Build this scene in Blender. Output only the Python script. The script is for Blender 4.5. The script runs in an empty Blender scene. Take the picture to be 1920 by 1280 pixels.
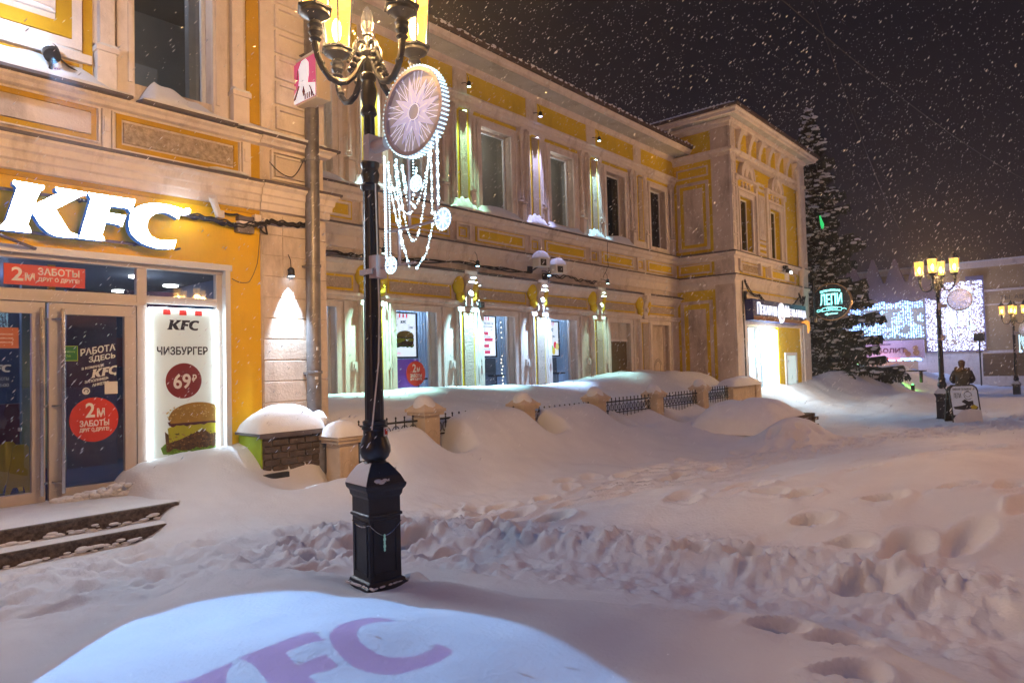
import bpy, bmesh, math, random
import numpy as np
from mathutils import Vector, Matrix
random.seed(7)
SC = bpy.context.scene
COL = SC.collection
R = math.radians
D1, D2 = 9.07, 11.10          # front plane of the projecting blocks, plane of the long facade
WX = 21.65                    # side wall of the far wing

# ------------------------------------------------------------------ materials
def new_mat(name):
    m = bpy.data.materials.new(name); m.use_nodes = True
    nt = m.node_tree; nt.nodes.clear()
    out = nt.nodes.new('ShaderNodeOutputMaterial')
    return m, nt, out
def paint(name, c1, c2=None, scale=3.0, rough=0.7, bump=0.15, bscale=60.0, metal=0.0, detail=6.0, dirt=None, bdist=0.01, spec=0.4, dscale=1.3, dlo=.52, dhi=.72):
    """painted / plaster / stone surface: two tones by noise, optional dirt, bump"""
    m, nt, out = new_mat(name); N = nt.nodes.new; L = nt.links.new
    p = N('ShaderNodeBsdfPrincipled'); L(p.outputs[0], out.inputs[0])
    p.inputs['Roughness'].default_value = rough; p.inputs['Metallic'].default_value = metal
    p.inputs['Specular IOR Level'].default_value = spec
    tc = N('ShaderNodeTexCoord')
    n = N('ShaderNodeTexNoise'); n.inputs['Scale'].default_value = scale; n.inputs['Detail'].default_value = detail
    n.inputs['Roughness'].default_value = .62
    L(tc.outputs['Object'], n.inputs['Vector'])
    r = N('ShaderNodeValToRGB'); r.color_ramp.elements[0].position = .32; r.color_ramp.elements[1].position = .68
    r.color_ramp.elements[0].color = (*c1, 1); r.color_ramp.elements[1].color = (*(c2 or tuple(v*.86 for v in c1)), 1)
    L(n.outputs['Fac'], r.inputs['Fac']); col = r.outputs['Color']
    if dirt:
        mp = N('ShaderNodeMapping'); mp.inputs['Scale'].default_value = (1, 1, .35); L(tc.outputs['Object'], mp.inputs['Vector'])
        n2 = N('ShaderNodeTexNoise'); n2.inputs['Scale'].default_value = dscale; n2.inputs['Detail'].default_value = 9; n2.inputs['Roughness'].default_value = .7
        L(mp.outputs[0], n2.inputs['Vector'])
        r2 = N('ShaderNodeValToRGB'); r2.color_ramp.elements[0].position = dlo; r2.color_ramp.elements[1].position = dhi
        r2.color_ramp.elements[0].color = (0, 0, 0, 1); r2.color_ramp.elements[1].color = (.75, .75, .75, 1)
        L(n2.outputs['Fac'], r2.inputs['Fac'])
        mx = N('ShaderNodeMix'); mx.data_type = 'RGBA'; mx.inputs['B'].default_value = (*dirt, 1)
        L(r2.outputs['Color'], mx.inputs['Factor']); L(col, mx.inputs['A']); col = mx.outputs['Result']
    L(col, p.inputs['Base Color'])
    if bump:
        n3 = N('ShaderNodeTexNoise'); n3.inputs['Scale'].default_value = bscale; n3.inputs['Detail'].default_value = 5
        L(tc.outputs['Object'], n3.inputs['Vector'])
        b = N('ShaderNodeBump'); b.inputs['Strength'].default_value = bump; b.inputs['Distance'].default_value = bdist
        L(n3.outputs['Fac'], b.inputs['Height']); L(b.outputs[0], p.inputs['Normal'])
    return m
def emit(name, c, s, base=None):
    m, nt, out = new_mat(name); N = nt.nodes.new; L = nt.links.new
    p = N('ShaderNodeBsdfPrincipled'); L(p.outputs[0], out.inputs[0])
    p.inputs['Base Color'].default_value = (*(base or c), 1); p.inputs['Roughness'].default_value = .5
    p.inputs['Emission Color'].default_value = (*c, 1); p.inputs['Emission Strength'].default_value = s
    return m
def glass(name, tint=(.9, .95, 1), refl=.07, rough=.02):
    m, nt, out = new_mat(name); N = nt.nodes.new; L = nt.links.new
    t = N('ShaderNodeBsdfTransparent'); t.inputs[0].default_value = (*tint, 1)
    g = N('ShaderNodeBsdfGlossy'); g.inputs['Roughness'].default_value = rough; g.inputs['Color'].default_value = (.9, .95, 1, 1)
    f = N('ShaderNodeLayerWeight'); f.inputs['Blend'].default_value = .5
    pw = N('ShaderNodeMath'); pw.operation = 'POWER'; pw.inputs[1].default_value = 5; L(f.outputs['Facing'], pw.inputs[0])
    a = N('ShaderNodeMath'); a.operation = 'MULTIPLY_ADD'; a.inputs[1].default_value = .6; a.inputs[2].default_value = refl; L(pw.outputs[0], a.inputs[0])
    mx = N('ShaderNodeMixShader'); L(a.outputs[0], mx.inputs[0]); L(t.outputs[0], mx.inputs[1]); L(g.outputs[0], mx.inputs[2])
    L(mx.outputs[0], out.inputs[0]); return m
M = {}
CREAM = (.62, .50, .40)
M['cream'] = paint('cream plaster', (.78, .67, .59), (.66, .56, .49), 2.2, .8, .35, 28, dirt=(.22, .16, .12), bdist=.014, dlo=.48, dhi=.70)
M['cream_trim'] = paint('cream trim paint', (.84, .75, .69), (.74, .655, .60), 5, .75, .3, 45, dirt=(.3, .22, .165), dlo=.52, dhi=.78, dscale=2.6)
M['soffit'] = paint('white soffit boards', (.62, .62, .58), (.5, .5, .47), 1.5, .8, .2, 30, dirt=(.3, .27, .22))
M['yellow'] = paint('yellow facade paint', (.84, .60, .03), (.70, .50, .025), 1.6, .8, .35, 30, dirt=(.34, .20, .03), dlo=.55, dhi=.85)
M['shop_yellow'] = paint('bright yellow shop paint', (.86, .52, .003), (.74, .44, .003), 1.1, .7, .3, 24, dirt=(.5, .27, .01), dlo=.6, dhi=.85)
M['rough_panel'] = paint('rough cast plaster panel', (.64, .53, .44), (.42, .35, .28), 26, .9, 1.0, 42, bdist=.03, detail=4)
M['rust_panel'] = paint('vermiculated plaster', (.62, .50, .36), (.34, .26, .17), 18, .9, 1.0, 24, bdist=.05, detail=3)
M['slate'] = paint('painted metal flashing', (.13, .11, .12), (.09, .075, .085), 8, .5, .1, 50)
M['roof'] = paint('brown sheet metal roof', (.10, .062, .05), (.06, .038, .032), 5, .6, .2, 40)
M['snow'] = paint('fresh snow', (.75, .765, .80), (.68, .69, .73), 1.5, .65, .55, 34, detail=8, bdist=.012, spec=.25)
M['snow_cap'] = paint('settled snow cap', (.80, .81, .84), (.73, .74, .78), 4, .7, .5, 60, bdist=.008, spec=.2)
M['iron'] = paint('black painted cast iron', (.008, .011, .024), (.016, .020, .038), 9, .38, .25, 55, metal=.3, bdist=.004, spec=.6)
M['iron_rough'] = paint('weathered black iron', (.012, .012, .014), (.03, .028, .03), 9, .6, .3, 40)
M['steel'] = paint('brushed steel tube', (.62, .62, .64), (.5, .5, .53), 10, .22, .03, 60, metal=1)
M['zinc'] = paint('galvanised drainpipe', (.30, .29, .30), (.17, .16, .17), 5, .45, .2, 20, metal=.7, dirt=(.1, .085, .08))
M['alu'] = paint('grey white aluminium frame', (.56, .50, .48), (.50, .45, .43), 4, .42, .04, 40)
M['alu_white'] = paint('white coated reveal', (.74, .76, .78), (.68, .7, .73), 3, .45, .04, 40)
M['black'] = paint('black rubber', (.015, .015, .016), (.03, .03, .03), 6, .6, .1, 40)
M['stone'] = paint('limestone post', (.66, .54, .42), (.56, .45, .34), 6, .85, .6, 35, dirt=(.28, .2, .13), bdist=.012)
M['brick_dark'] = paint('dark clinker brick', (.15, .105, .075), (.06, .045, .038), 9, .85, .8, 40, bdist=.015)
M['mortar'] = paint('mortar', (.12, .1, .085), (.2, .17, .14), 14, .9, .6, 40)
M['granite'] = paint('dark wet granite step', (.035, .022, .018), (.16, .12, .10), 22, .55, .5, 40, detail=3)
M['dark_int'] = paint('dark interior', (.02, .022, .028), (.035, .035, .04), 2, .7, 0)
M['grey_int'] = paint('grey interior plaster', (.26, .26, .25), (.2, .2, .2), 1.2, .8, .05, 20)
M['glass'] = glass('window glass', (.93, .96, 1), .05)
M['glass_dark'] = glass('dark window glass', (.35, .36, .4), .07)
M['wire'] = paint('cable sheath', (.02, .016, .014), (.045, .035, .03), 9, .6, .1, 30)
M['red'] = paint('red printed vinyl', (.62, .035, .012), (.55, .03, .01), 3, .5, .02, 30)
M['white_print'] = paint('white print', (.82, .8, .76), (.78, .76, .73), 3, .5, .02, 30)
M['purple'] = paint('aubergine wall vinyl', (.07, .012, .05), (.05, .01, .04), 3, .5, .02, 30)
M['navy_print'] = paint('navy print', (.006, .009, .022), (.01, .012, .026), 3, .5, .02, 30)
M['green_print'] = paint('green print', (.01, .16, .01), (.01, .13, .01), 3, .5, .02, 30)

# ------------------------------------------------------------------ mesh builder
class MB:
    def __init__(s, xf=None): s.v = []; s.f = []; s.mi = []; s.xf = xf; s.cur = 0
    def _add(s, vs, fs):
        b = len(s.v)
        if s.xf: vs = [s.xf(*p) for p in vs]
        s.v += [tuple(p) for p in vs]; s.f += [tuple(b+i for i in f) for f in fs]; s.mi += [s.cur]*len(fs)
    def box(s, x0, x1, y0, y1, z0, z1):
        s._add([(x0,y0,z0),(x1,y0,z0),(x1,y1,z0),(x0,y1,z0),(x0,y0,z1),(x1,y0,z1),(x1,y1,z1),(x0,y1,z1)],
               [(0,3,2,1),(4,5,6,7),(0,1,5,4),(1,2,6,5),(2,3,7,6),(3,0,4,7)])
    def prism(s, poly, y0, y1, side_mat=None):
        """poly in the x-z plane, extruded from y0 (front) to y1 (back)"""
        n = len(poly); c = s.cur
        s._add([(x,y0,z) for x,z in poly]+[(x,y1,z) for x,z in poly], [tuple(range(n)), tuple(range(2*n-1,n-1,-1))])
        b = len(s.v)-2*n
        if side_mat is not None: s.cur = side_mat; s.mi[-1] = side_mat
        for i in range(n):
            j = (i+1)%n; s.f.append((b+i, b+n+i, b+n+j, b+j)); s.mi.append(s.cur)
        s.cur = c
    def sweep(s, prof, path, closed=False, ups=(0,0,1)):
        """profile [(out,up)] swept along a horizontal path [(x,y)] with mitred corners; out = right-hand normal of the path"""
        n = len(path); rings = []
        for i,(x,y) in enumerate(path):
            def nrm(a,b):
                dx,dy = b[0]-a[0], b[1]-a[1]; l = math.hypot(dx,dy) or 1; return (dy/l, -dx/l)
            ns = []
            if i>0 or closed: ns.append(nrm(path[i-1], path[i]))
            if i<n-1 or closed: ns.append(nrm(path[i], path[(i+1)%n]))
            if len(ns)==2:
                mx,my = ns[0][0]+ns[1][0], ns[0][1]+ns[1][1]; d = (mx*ns[0][0]+my*ns[0][1]) or 1; mx/=d; my/=d
            else: mx,my = ns[0]
            rings.append([(x+mx*o, y+my*o, u) for o,u in prof])
        k = len(prof); vs = [p for r in rings for p in r]; fs = []
        for i in range(n if closed else n-1):
            a = i*k; b = ((i+1)%n)*k
            for j in range(k): fs.append((a+j, b+j, b+(j+1)%k, a+(j+1)%k))
        if not closed: fs += [tuple(range(k-1,-1,-1)), tuple((n-1)*k+j for j in range(k))]
        s._add(vs, fs)
    def tube(s, pts, r, seg=8, cap=True):
        pts = [Vector(p) for p in pts]; rs = r if isinstance(r,(list,tuple)) else [r]*len(pts)
        vs = []; fs = []; prev = None
        for i,p in enumerate(pts):
            t = (pts[min(i+1,len(pts)-1)]-pts[max(i-1,0)])
            if t.length < 1e-9: t = Vector((0,0,1))
            t.normalize()
            if prev is None:
                a = Vector((0,0,1)) if abs(t.z)<.9 else Vector((1,0,0)); u = t.cross(a).normalized()
            else: u = (prev - t*prev.dot(t)).normalized()
            prev = u; w = t.cross(u)
            for k in range(seg):
                an = 2*math.pi*k/seg; vs.append(p+(u*math.cos(an)+w*math.sin(an))*rs[i])
        for i in range(len(pts)-1):
            for k in range(seg):
                fs.append((i*seg+k, i*seg+(k+1)%seg, (i+1)*seg+(k+1)%seg, (i+1)*seg+k))
        if cap: fs += [tuple(range(seg-1,-1,-1)), tuple((len(pts)-1)*seg+k for k in range(seg))]
        s._add(vs, fs)
    def lathe(s, prof, c=(0,0,0), seg=24, rot=0.0, flute=0.0):
        """prof [(r,z)] about the vertical through c"""
        vs = []; fs = []
        for r,z in prof:
            for k in range(seg):
                a = 2*math.pi*k/seg+rot; rr = r*(1-(flute if k%2 else 0)); vs.append((c[0]+rr*math.cos(a), c[1]+rr*math.sin(a), c[2]+z))
        for i in range(len(prof)-1):
            for k in range(seg): fs.append((i*seg+k, i*seg+(k+1)%seg, (i+1)*seg+(k+1)%seg, (i+1)*seg+k))
        fs += [tuple(range(seg-1,-1,-1)), tuple((len(prof)-1)*seg+k for k in range(seg))]
        s._add(vs, fs)
    def ball(s, c, r, seg=8, rings=6, sq=(1,1,1)):
        vs = [(c[0],c[1],c[2]-r*sq[2])]; fs = []
        for i in range(1,rings):
            ph = -math.pi/2+math.pi*i/rings
            for k in range(seg):
                a = 2*math.pi*k/seg; vs.append((c[0]+r*sq[0]*math.cos(ph)*math.cos(a), c[1]+r*sq[1]*math.cos(ph)*math.sin(a), c[2]+r*sq[2]*math.sin(ph)))
        vs.append((c[0],c[1],c[2]+r*sq[2])); t = len(vs)-1
        for k in range(seg): fs.append((0, 1+(k+1)%seg, 1+k)); fs.append((t, t-seg+k, t-seg+(k+1)%seg))
        for i in range(rings-2):
            for k in range(seg):
                a = 1+i*seg; fs.append((a+k, a+(k+1)%seg, a+seg+(k+1)%seg, a+seg+k))
        s._add(vs, fs)
    def build(s, name, mats, parent=None, smooth=False, angle=35, bevel=0, recalc=True):
        me = bpy.data.meshes.new(name); me.from_pydata(s.v, [], s.f)
        if not isinstance(mats,(list,tuple)): mats = [mats]
        for m in mats: me.materials.append(m)
        if len(mats)>1: me.polygons.foreach_set('material_index', s.mi)
        if recalc:
            bm = bmesh.new(); bm.from_mesh(me); bmesh.ops.recalc_face_normals(bm, faces=bm.faces); bm.to_mesh(me); bm.free()
        if smooth:
            me.polygons.foreach_set('use_smooth', [True]*len(me.polygons)); me.set_sharp_from_angle(angle=R(angle))
        o = bpy.data.objects.new(name, me); COL.objects.link(o)
        if bevel:
            b = o.modifiers.new('bevel','BEVEL'); b.width = bevel; b.segments = 2; b.limit_method = 'ANGLE'; b.harden_normals = False
        if parent: o.parent = parent
        return o
def tag(o, label=None, cat=None, group=None, kind=None):
    if label: o['label'] = label
    if cat: o['category'] = cat
    if group: o['group'] = group
    if kind: o['kind'] = kind
    return o
def thing(name, label, cat, loc=(0,0,0), rz=0.0, group=None):
    o = bpy.data.objects.new(name, None); COL.objects.link(o); o.location = loc; o.rotation_euler = (0,0,rz); o.empty_display_size = .2
    return tag(o, label, cat, group)
def at(root):
    """world -> local function for parts built in world coordinates under an un-rotated root"""
    l = root.location.copy()
    return lambda x,y,z: (x-l.x, y-l.y, z-l.z)
def copy_tree(o, parent=None):
    c = o.copy(); COL.objects.link(c); c.parent = parent
    for ch in list(o.children): copy_tree(ch, c)
    return c
def text_mb(s_, x0, z0, w, h, y, depth=.004, bold=0.0, shear=0.0, xf=None):
    """text fitted into the box x0..x0+w, z0..z0+h on the plane y, facing -y; returns MB"""
    cu = bpy.data.curves.new('txt','FONT'); cu.body = s_; cu.size = 1; cu.offset = bold; cu.extrude = .5; cu.shear = shear; cu.resolution_u = 3
    to = bpy.data.objects.new('txt', cu); COL.objects.link(to)
    dg = bpy.context.evaluated_depsgraph_get(); me = bpy.data.meshes.new_from_object(to.evaluated_get(dg))
    co = [tuple(v.co) for v in me.vertices]; fs = [tuple(p.vertices) for p in me.polygons]
    bpy.data.objects.remove(to); bpy.data.curves.remove(cu); bpy.data.meshes.remove(me)
    mb = MB(xf)
    if not co: return mb
    xs = [c[0] for c in co]; ys = [c[1] for c in co]; zs = [c[2] for c in co]
    sx = w/(max(xs)-min(xs)); sz = h/(max(ys)-min(ys)); zr = (max(zs)-min(zs)) or 1
    mb._add([(x0+(c[0]-min(xs))*sx, y-depth*(c[2]-min(zs))/zr, z0+(c[1]-min(ys))*sz) for c in co], fs)
    return mb
def disc(mb, cx, cz, r, y0, y1, seg=40, rz=None):
    mb.prism([(cx+r*math.cos(2*math.pi*k/seg), cz+(rz or r)*math.sin(2*math.pi*k/seg)) for k in range(seg)], y0, y1)
def ring(mb, cx, cz, r0, r1, y0, y1, seg=36, a0=0, a1=360):
    for k in range(seg):
        a = R(a0+(a1-a0)*k/seg); b = R(a0+(a1-a0)*(k+1)/seg)
        mb.prism([(cx+r0*math.cos(a), cz+r0*math.sin(a)), (cx+r1*math.cos(a), cz+r1*math.sin(a)), (cx+r1*math.cos(b), cz+r1*math.sin(b)), (cx+r0*math.cos(b), cz+r0*math.sin(b))], y0, y1)
def rect_frame(mb, x0, x1, z0, z1, w, y0, y1, sides='LRTB', wb=None):
    """picture-frame of width w inside x0..x1, z0..z1"""
    wb = wb or w
    if 'T' in sides: mb.box(x0, x1, y0, y1, z1-w, z1)
    if 'B' in sides: mb.box(x0, x1, y0, y1, z0, z0+wb)
    za = z0+wb if 'B' in sides else z0; zb = z1-w if 'T' in sides else z1
    if 'L' in sides: mb.box(x0, x0+w, y0, y1, za, zb)
    if 'R' in sides: mb.box(x1-w, x1, y0, y1, za, zb)
def wall_holes(mb, x0, x1, z0, z1, y, holes, depth=.3):
    """front skin with rectangular openings and reveals"""
    xs = sorted({x0,x1,*[h[0] for h in holes],*[h[1] for h in holes]}); zs = sorted({z0,z1,*[h[2] for h in holes],*[h[3] for h in holes]})
    inh = lambda a,b,c,d: any(h[0]<=a+1e-6 and b-1e-6<=h[1] and h[2]<=c+1e-6 and d-1e-6<=h[3] for h in holes)
    for i in range(len(xs)-1):
        for j in range(len(zs)-1):
            a,b,c,d = xs[i],xs[i+1],zs[j],zs[j+1]
            if not inh(a,b,c,d): mb._add([(a,y,c),(b,y,c),(b,y,d),(a,y,d)], [(0,1,2,3)])
    for a,b,c,d in holes:
        e = y+depth
        mb._add([(a,y,c),(a,e,c),(a,e,d),(a,y,d)], [(0,1,2,3)]); mb._add([(b,y,c),(b,y,d),(b,e,d),(b,e,c)], [(0,1,2,3)])
        mb._add([(a,y,d),(a,e,d),(b,e,d),(b,y,d)], [(0,1,2,3)]); mb._add([(a,y,c),(b,y,c),(b,e,c),(a,e,c)], [(0,1,2,3)])

# ------------------------------------------------------------------ terrain
_rng = np.random.default_rng(3); _P = _rng.random((256,256))
def vnoise(x, y):
    xi = np.floor(x).astype(int); yi = np.floor(y).astype(int); fx = x-xi; fy = y-yi
    fx = fx*fx*fx*(fx*(fx*6-15)+10); fy = fy*fy*fy*(fy*(fy*6-15)+10)
    g = lambda a,b: _P[a%256, b%256]
    return ((g(xi,yi)*(1-fx)+g(xi+1,yi)*fx)*(1-fy)+(g(xi,yi+1)*(1-fx)+g(xi+1,yi+1)*fx)*fy)*2-1
def fbm(x, y, o=4, gain=.5):
    s = 0; a = 1; t = 0
    for k in range(o):
        s = s+a*vnoise(x*2**k+17.3*k, y*2**k+9.1*k); t += a; a *= gain
    return s/t
def sstep(a, b, x):
    t = np.clip((x-a)/(b-a), 0, 1); return t*t*(3-2*t)
def polydist(x, y, pts):
    """signed distance to a polyline (positive on its left side) """
    best = np.full(np.shape(x), 1e9); sg = np.ones(np.shape(x)); par = np.zeros(np.shape(x))
    for i in range(len(pts)-1):
        ax,ay = pts[i]; bx,by = pts[i+1]; dx,dy = bx-ax,by-ay; l2 = dx*dx+dy*dy
        t = np.clip(((x-ax)*dx+(y-ay)*dy)/l2, 0, 1); ex = x-ax-t*dx; ey = y-ay-t*dy; d = np.hypot(ex,ey)
        m = d<best; best = np.where(m, d, best); sg = np.where(m, np.sign(dx*ey-dy*ex), sg); par = np.where(m, i+t, par)
    return best*sg, par
RIDGE = [(-3,2.4),(.2,3.6),(.75,4.15),(1.1,4.5),(1.65,5.0),(2.13,5.36),(2.61,5.38),(3.12,4.90),(3.55,4.30),(3.74,3.6),(3.80,3.0),(3.98,2.2),(4.30,1.65),(4.25,.9),(4.0,.3),(3.7,-1),(3.5,-6)]
TRAMP = [(1.0,7.2),(2.4,6.5),(3.4,5.75),(4.1,4.9),(4.5,4.0),(4.75,3.1),(4.9,2.2),(4.95,1.3),(4.85,.4),(4.6,-1),(4.4,-6)]
WALK = [(3.4,5.7),(4.3,5.3),(5.56,5.0),(7.02,4.93),(9.19,4.9),(11.7,4.6),(14.4,4.0),(16.8,3.3),(20,2.4),(26,1.2)]
FPOSTS = [(5.72,8.2),(7.30,8.2),(9.72,8.2),(12.12,8.2),(14.62,8.2),(17.1,8.2)]
LAMPX, LAMPY = 3.2, 4.17
_feet = []
def _mk_feet():
    rr = random.Random(5)
    def walk(pts, step, wid, jit, drop=0.0, depth=.17, off=0.0):
        for i in range(len(pts)-1):
            a,b = pts[i],pts[i+1]; d = math.hypot(b[0]-a[0], b[1]-a[1]); n = max(1,int(d/step)); an = math.atan2(b[1]-a[1], b[0]-a[0])
            for k in range(n):
                if rr.random()<drop: continue
                t = (k+rr.random()*.4)/n; sd = off+wid*(1 if k%2 else -1)+rr.gauss(0,jit)
                _feet.append((a[0]+(b[0]-a[0])*t-math.sin(an)*sd, a[1]+(b[1]-a[1])*t+math.cos(an)*sd, an+rr.gauss(0,.25), 0.15+rr.random()*.05, .07+rr.random()*.03, depth*(.6+rr.random()*.7)))
    walk(WALK, .42, .13, .03, 0, .27); walk(WALK, .46, .12, .04, .05, .25, .50); walk(WALK, .48, .12, .05, .1, .22, -.50); walk(WALK, .62, .1, .12, .35, .12, .85)
    walk([(9.5,5.6),(12.4,5.2),(15.2,4.6)], .5, .12, .12, .1, .06)
    for x,y in [(3.78,2.0),(3.86,1.45),(3.90,1.12),(3.55,.98)]: _feet.append((x,y,-1.0,.13,.065,.11))
    for x,y in [(6.7,2.65),(6.51,2.18),(6.14,1.97),(5.54,2.29),(5.42,2.75),(5.9,1.6),(6.59,1.48),(6.9,1.0),(8.5,1.69),(8.9,1.3),(6.52,2.47),(7.6,1.9),(6.2,3.2),(7.3,3.1)]:
        _feet.append((x,y,-.9+rr.gauss(0,.3),.13,.058,.12))
    walk([(5.6,3.6),(6.6,2.9),(8.2,2.6),(10.5,2.2)], .42, .13, .1, .1, .12); walk([(5.4,1.6),(6.6,.7),(8,-.2)], .4, .13, .1, .1, .13)
    walk([(8.4,1.75),(9.3,1.2),(10.5,.7),(12,.2)], .3, .12, .14, 0, .09)
    walk([(3.6,5.9),(2.6,6.6),(1.6,7.2)], .34, .12, .15, .1, .05); walk([(-.5,5.8),(1.2,6.5),(2.8,6.9)], .34, .14, .2, .1, .05); walk([(.2,5.2),(1.4,5.9),(3,6.2)], .34, .14, .2, .1, .045)
    walk([(1.2,6.2),(2.0,5.7),(2.6,5.5)], .35, .12, .2, .2, .03); walk([(.2,7.0),(1.2,5.4)], .3, .2, .3, .1, .03)
_mk_feet()
def hfun(x, y):
    x = np.asarray(x, float); y = np.asarray(y, float)
    base = .07-.012*np.clip(x-3, 0, 60)
    und = .05*fbm(x*.35, y*.35, 3)
    h = base+und*sstep(3.5, 7, x)
    # packed pavement at left
    h = h+.014*fbm(x*2.2, y*2.2, 4)+(.012*fbm(x*6.5, y*6.5, 3)+.01*np.abs(fbm(x*3.1+5, y*3.1, 3)))*(1-sstep(3.2,4.4,x))*sstep(4.6,5.4,y)
    # broad drift on the right
    dr = .56*np.exp(-(((x-7.9)/3.3)**2+((y-.9)/2.3)**2)) + .38*np.exp(-(((x-12.5)/4.5)**2+((y-1.2)/2.0)**2))+.22*np.exp(-(((x-6.3)/1.7)**2+((y-3.4)/1.3)**2))
    dr = dr+.05*fbm(x*.8+y*.3, y*1.6, 3)*sstep(4.9, 6, x)
    dt, _ = polydist(x, y, TRAMP)
    cut = sstep(.2, 1.9, np.abs(dt)+.22*fbm(x*1.1, y*1.1, 2))
    h = h+dr*np.where(dt>0, cut, cut)*sstep(4.2, 5.2, x)
    bank = np.exp(-((np.abs(dt)-.62)/.26)**2)*sstep(3.2, 4.6, x)*.09*(dt>0)
    lump = np.abs(fbm(x*6, y*6, 4, .6)); chunk = fbm(x*15, y*15, 3, .6)
    h = h+bank*(.8+1.8*lump+.2*chunk)
    tz = np.exp(-(dt/.46)**4)*sstep(2.6, 4.2, x)
    h = h+tz*(.045*fbm(x*5, y*5, 3)+.028*chunk+.022*np.maximum(0,fbm(x*24,y*24,2))-.045)
    tz2 = np.exp(-(dt/1.0)**2)*(1-sstep(2.6, 4.2, x)); h = h+tz2*(.07*fbm(x*4.5, y*4.5, 4)+.03*chunk)
    # trampled, uneven snow between the entrance and the walk
    k = np.exp(-(((x-4.6)/1.5)**2+((y-5.7)/.75)**2)); h = h+k*(.13*fbm(x*3.6, y*3.6, 3)+.05*chunk)
    # drift along the shop front, right of the door
    zw = np.interp(x, [2.0,2.5,2.9,3.4,3.9,4.4,4.9,5.4,5.9,6.4], [.0,.22,.46,.66,.74,.76,.84,.9,.95,1.0])
    d = np.clip(D1-y, 0, 9)
    w1 = np.interp(d, [0,.25,.7,1.3,2.0,2.8,3.4], [1,.93,.66,.36,.15,.04,0])
    d1 = np.maximum(zw-.07, 0)*w1*sstep(2.0, 2.9, x+.25*fbm(x*1.7+4, y*1.7, 2))
    # terrace drift along the long facade, spilling over the fence
    T = np.interp(x, [5.5,7,8.5,10,13,15,17,19,21.5,22.3,23], [.95,1.10,1.17,1.17,1.18,1.22,1.37,1.40,1.35,.6,.15])
    F = np.interp(x, [5,6.3,7.3,8.5,9.7,11,12.1,13.4,14.6,15.9,17.1,19,21,22.5], [.6,.62,.72,.90,.86,.88,.80,.66,.72,.60,.70,.66,.5,.1])
    yy = y+.12*fbm(x*.9, y*.9, 2)
    prof_in = F+(T-F)*sstep(8.25, 10.3, yy)
    prof_out = F*(.5*np.exp(-((8.2-yy)/.95)**2)+.5*sstep(5.9, 8.2, yy))
    ter = np.where(yy>8.2, prof_in, prof_out)*sstep(4.9, 6.4, x)*(1-sstep(21.6, 23.2, x))
    h = np.maximum(h, 0)*0+h+np.maximum(d1, ter)+np.minimum(d1, ter)*.15*(1-sstep(21,22,x))
    h = h-.36*np.exp(-(np.abs((x-5.15)/.62)**4+((y-8.15)/.33)**2))-.18*np.exp(-(((x-5.62)/.22)**2+((y-8.35)/.25)**2))
    # wind scours at the foot of the fence posts
    for px,py in FPOSTS:
        h = h-.60*np.exp(-(np.abs((x-px-.13)/.28)**4+np.abs((y-py+.26)/.42)**4))+.04*np.exp(-(((x-px+.5)/.3)**2+((y-py+.2)/.3)**2))
    # hollow before the rails right of the 4th post
    for cx in (13.4,15.9,18.3): h = h-.22*np.exp(-(((x-cx)/.95)**2+((y-7.9)/.36)**2))
    # mound of the buried planter
    h = h+.55*np.exp(-(np.abs((x-15.9)/1.45)**3+np.abs((y-6.2)/.75)**2.4))+.50*np.exp(-(np.abs((x-15.15)/1.35)**4+((y-5.1)/.5)**2))
    # lamp mound in the foreground
    dm, _ = polydist(x, y, RIDGE)
    inside = np.clip(-dm, -1, 5)
    edge = sstep(-.10, .34, inside+.05*fbm(x*1.3, y*1.3, 2))
    m = edge*(.135+.06*sstep(3.0,3.8,x)*(1-sstep(2.6,3.8,y))+.12*np.exp(-(((x-1.9)/1.2)**2+((y-3.0)/1.3)**2))+.06*fbm(x*.9+2, y*.9, 3)+.032*np.sin((x*.9+y*1.1)*2.6+1.2*fbm(x*.7,y*.7,2)))
    h = h+m
    # scour round the lamp foot, with a tail
    h = h-.10*np.exp(-(((x-LAMPX)/.34)**2+((y-LAMPY)/.32)**2)); h = h+.09*np.exp(-(((x-3.47)/.12)**2+((y-4.07)/.10)**2))
    # steps area kept low
    st = (1-sstep(2.75, 3.25, x+.1*fbm(x*2,y*2,2)))*sstep(7.2, 7.45, y); h = h*(1-st)+np.minimum(h, .03)*st
    # beyond the corner: flat lit path, banks of the square
    h = h+.10*np.abs(fbm(x*.9, y*.9, 4))*sstep(15, 19, x)
    h = h+.45*np.exp(-(((x-33)/4.5)**2+((y-8.2)/2.0)**2))+.75*np.exp(-(((x-43)/7)**2+((y-8.6)/1.6)**2))+.5*np.exp(-(((x-30)/3)**2+((y-5.6)/1.0)**2))
    far = sstep(26, 36, x)*.12*fbm(x*.7, y*.7, 3); h = h+far
    h = h+.005*fbm(x*8, y*8, 3)*sstep(2,4,x)+.012*np.maximum(0, fbm(x*1.6+y*.9+9, y*5.5-x*1.2, 3))*sstep(5,6.5,x)*(y<4.5)
    dent = np.zeros(np.shape(x)); rimh = np.zeros(np.shape(x))
    for fx,fy,fa,fl,fw,fd in _feet:
        m_ = (np.abs(x-fx)<.6)&(np.abs(y-fy)<.6)
        if not np.any(m_): continue
        xx = x[m_]-fx; yv = y[m_]-fy
        u = xx*math.cos(fa)+yv*math.sin(fa); v = -xx*math.sin(fa)+yv*math.cos(fa)
        q = (u/fl)**2+(v/(fw*(1+.25*u/fl)))**2; q = q*(1+.14*np.sin(fx*50+np.arctan2(v,u)*3))
        dent[m_] = np.minimum(dent[m_], -fd*np.exp(-q**1.25)); rimh[m_] = np.maximum(rimh[m_], .34*fd*np.exp(-((np.sqrt(q)-1.5)/.4)**2))
    h = h+dent+rimh*np.exp(dent*30)
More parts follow.
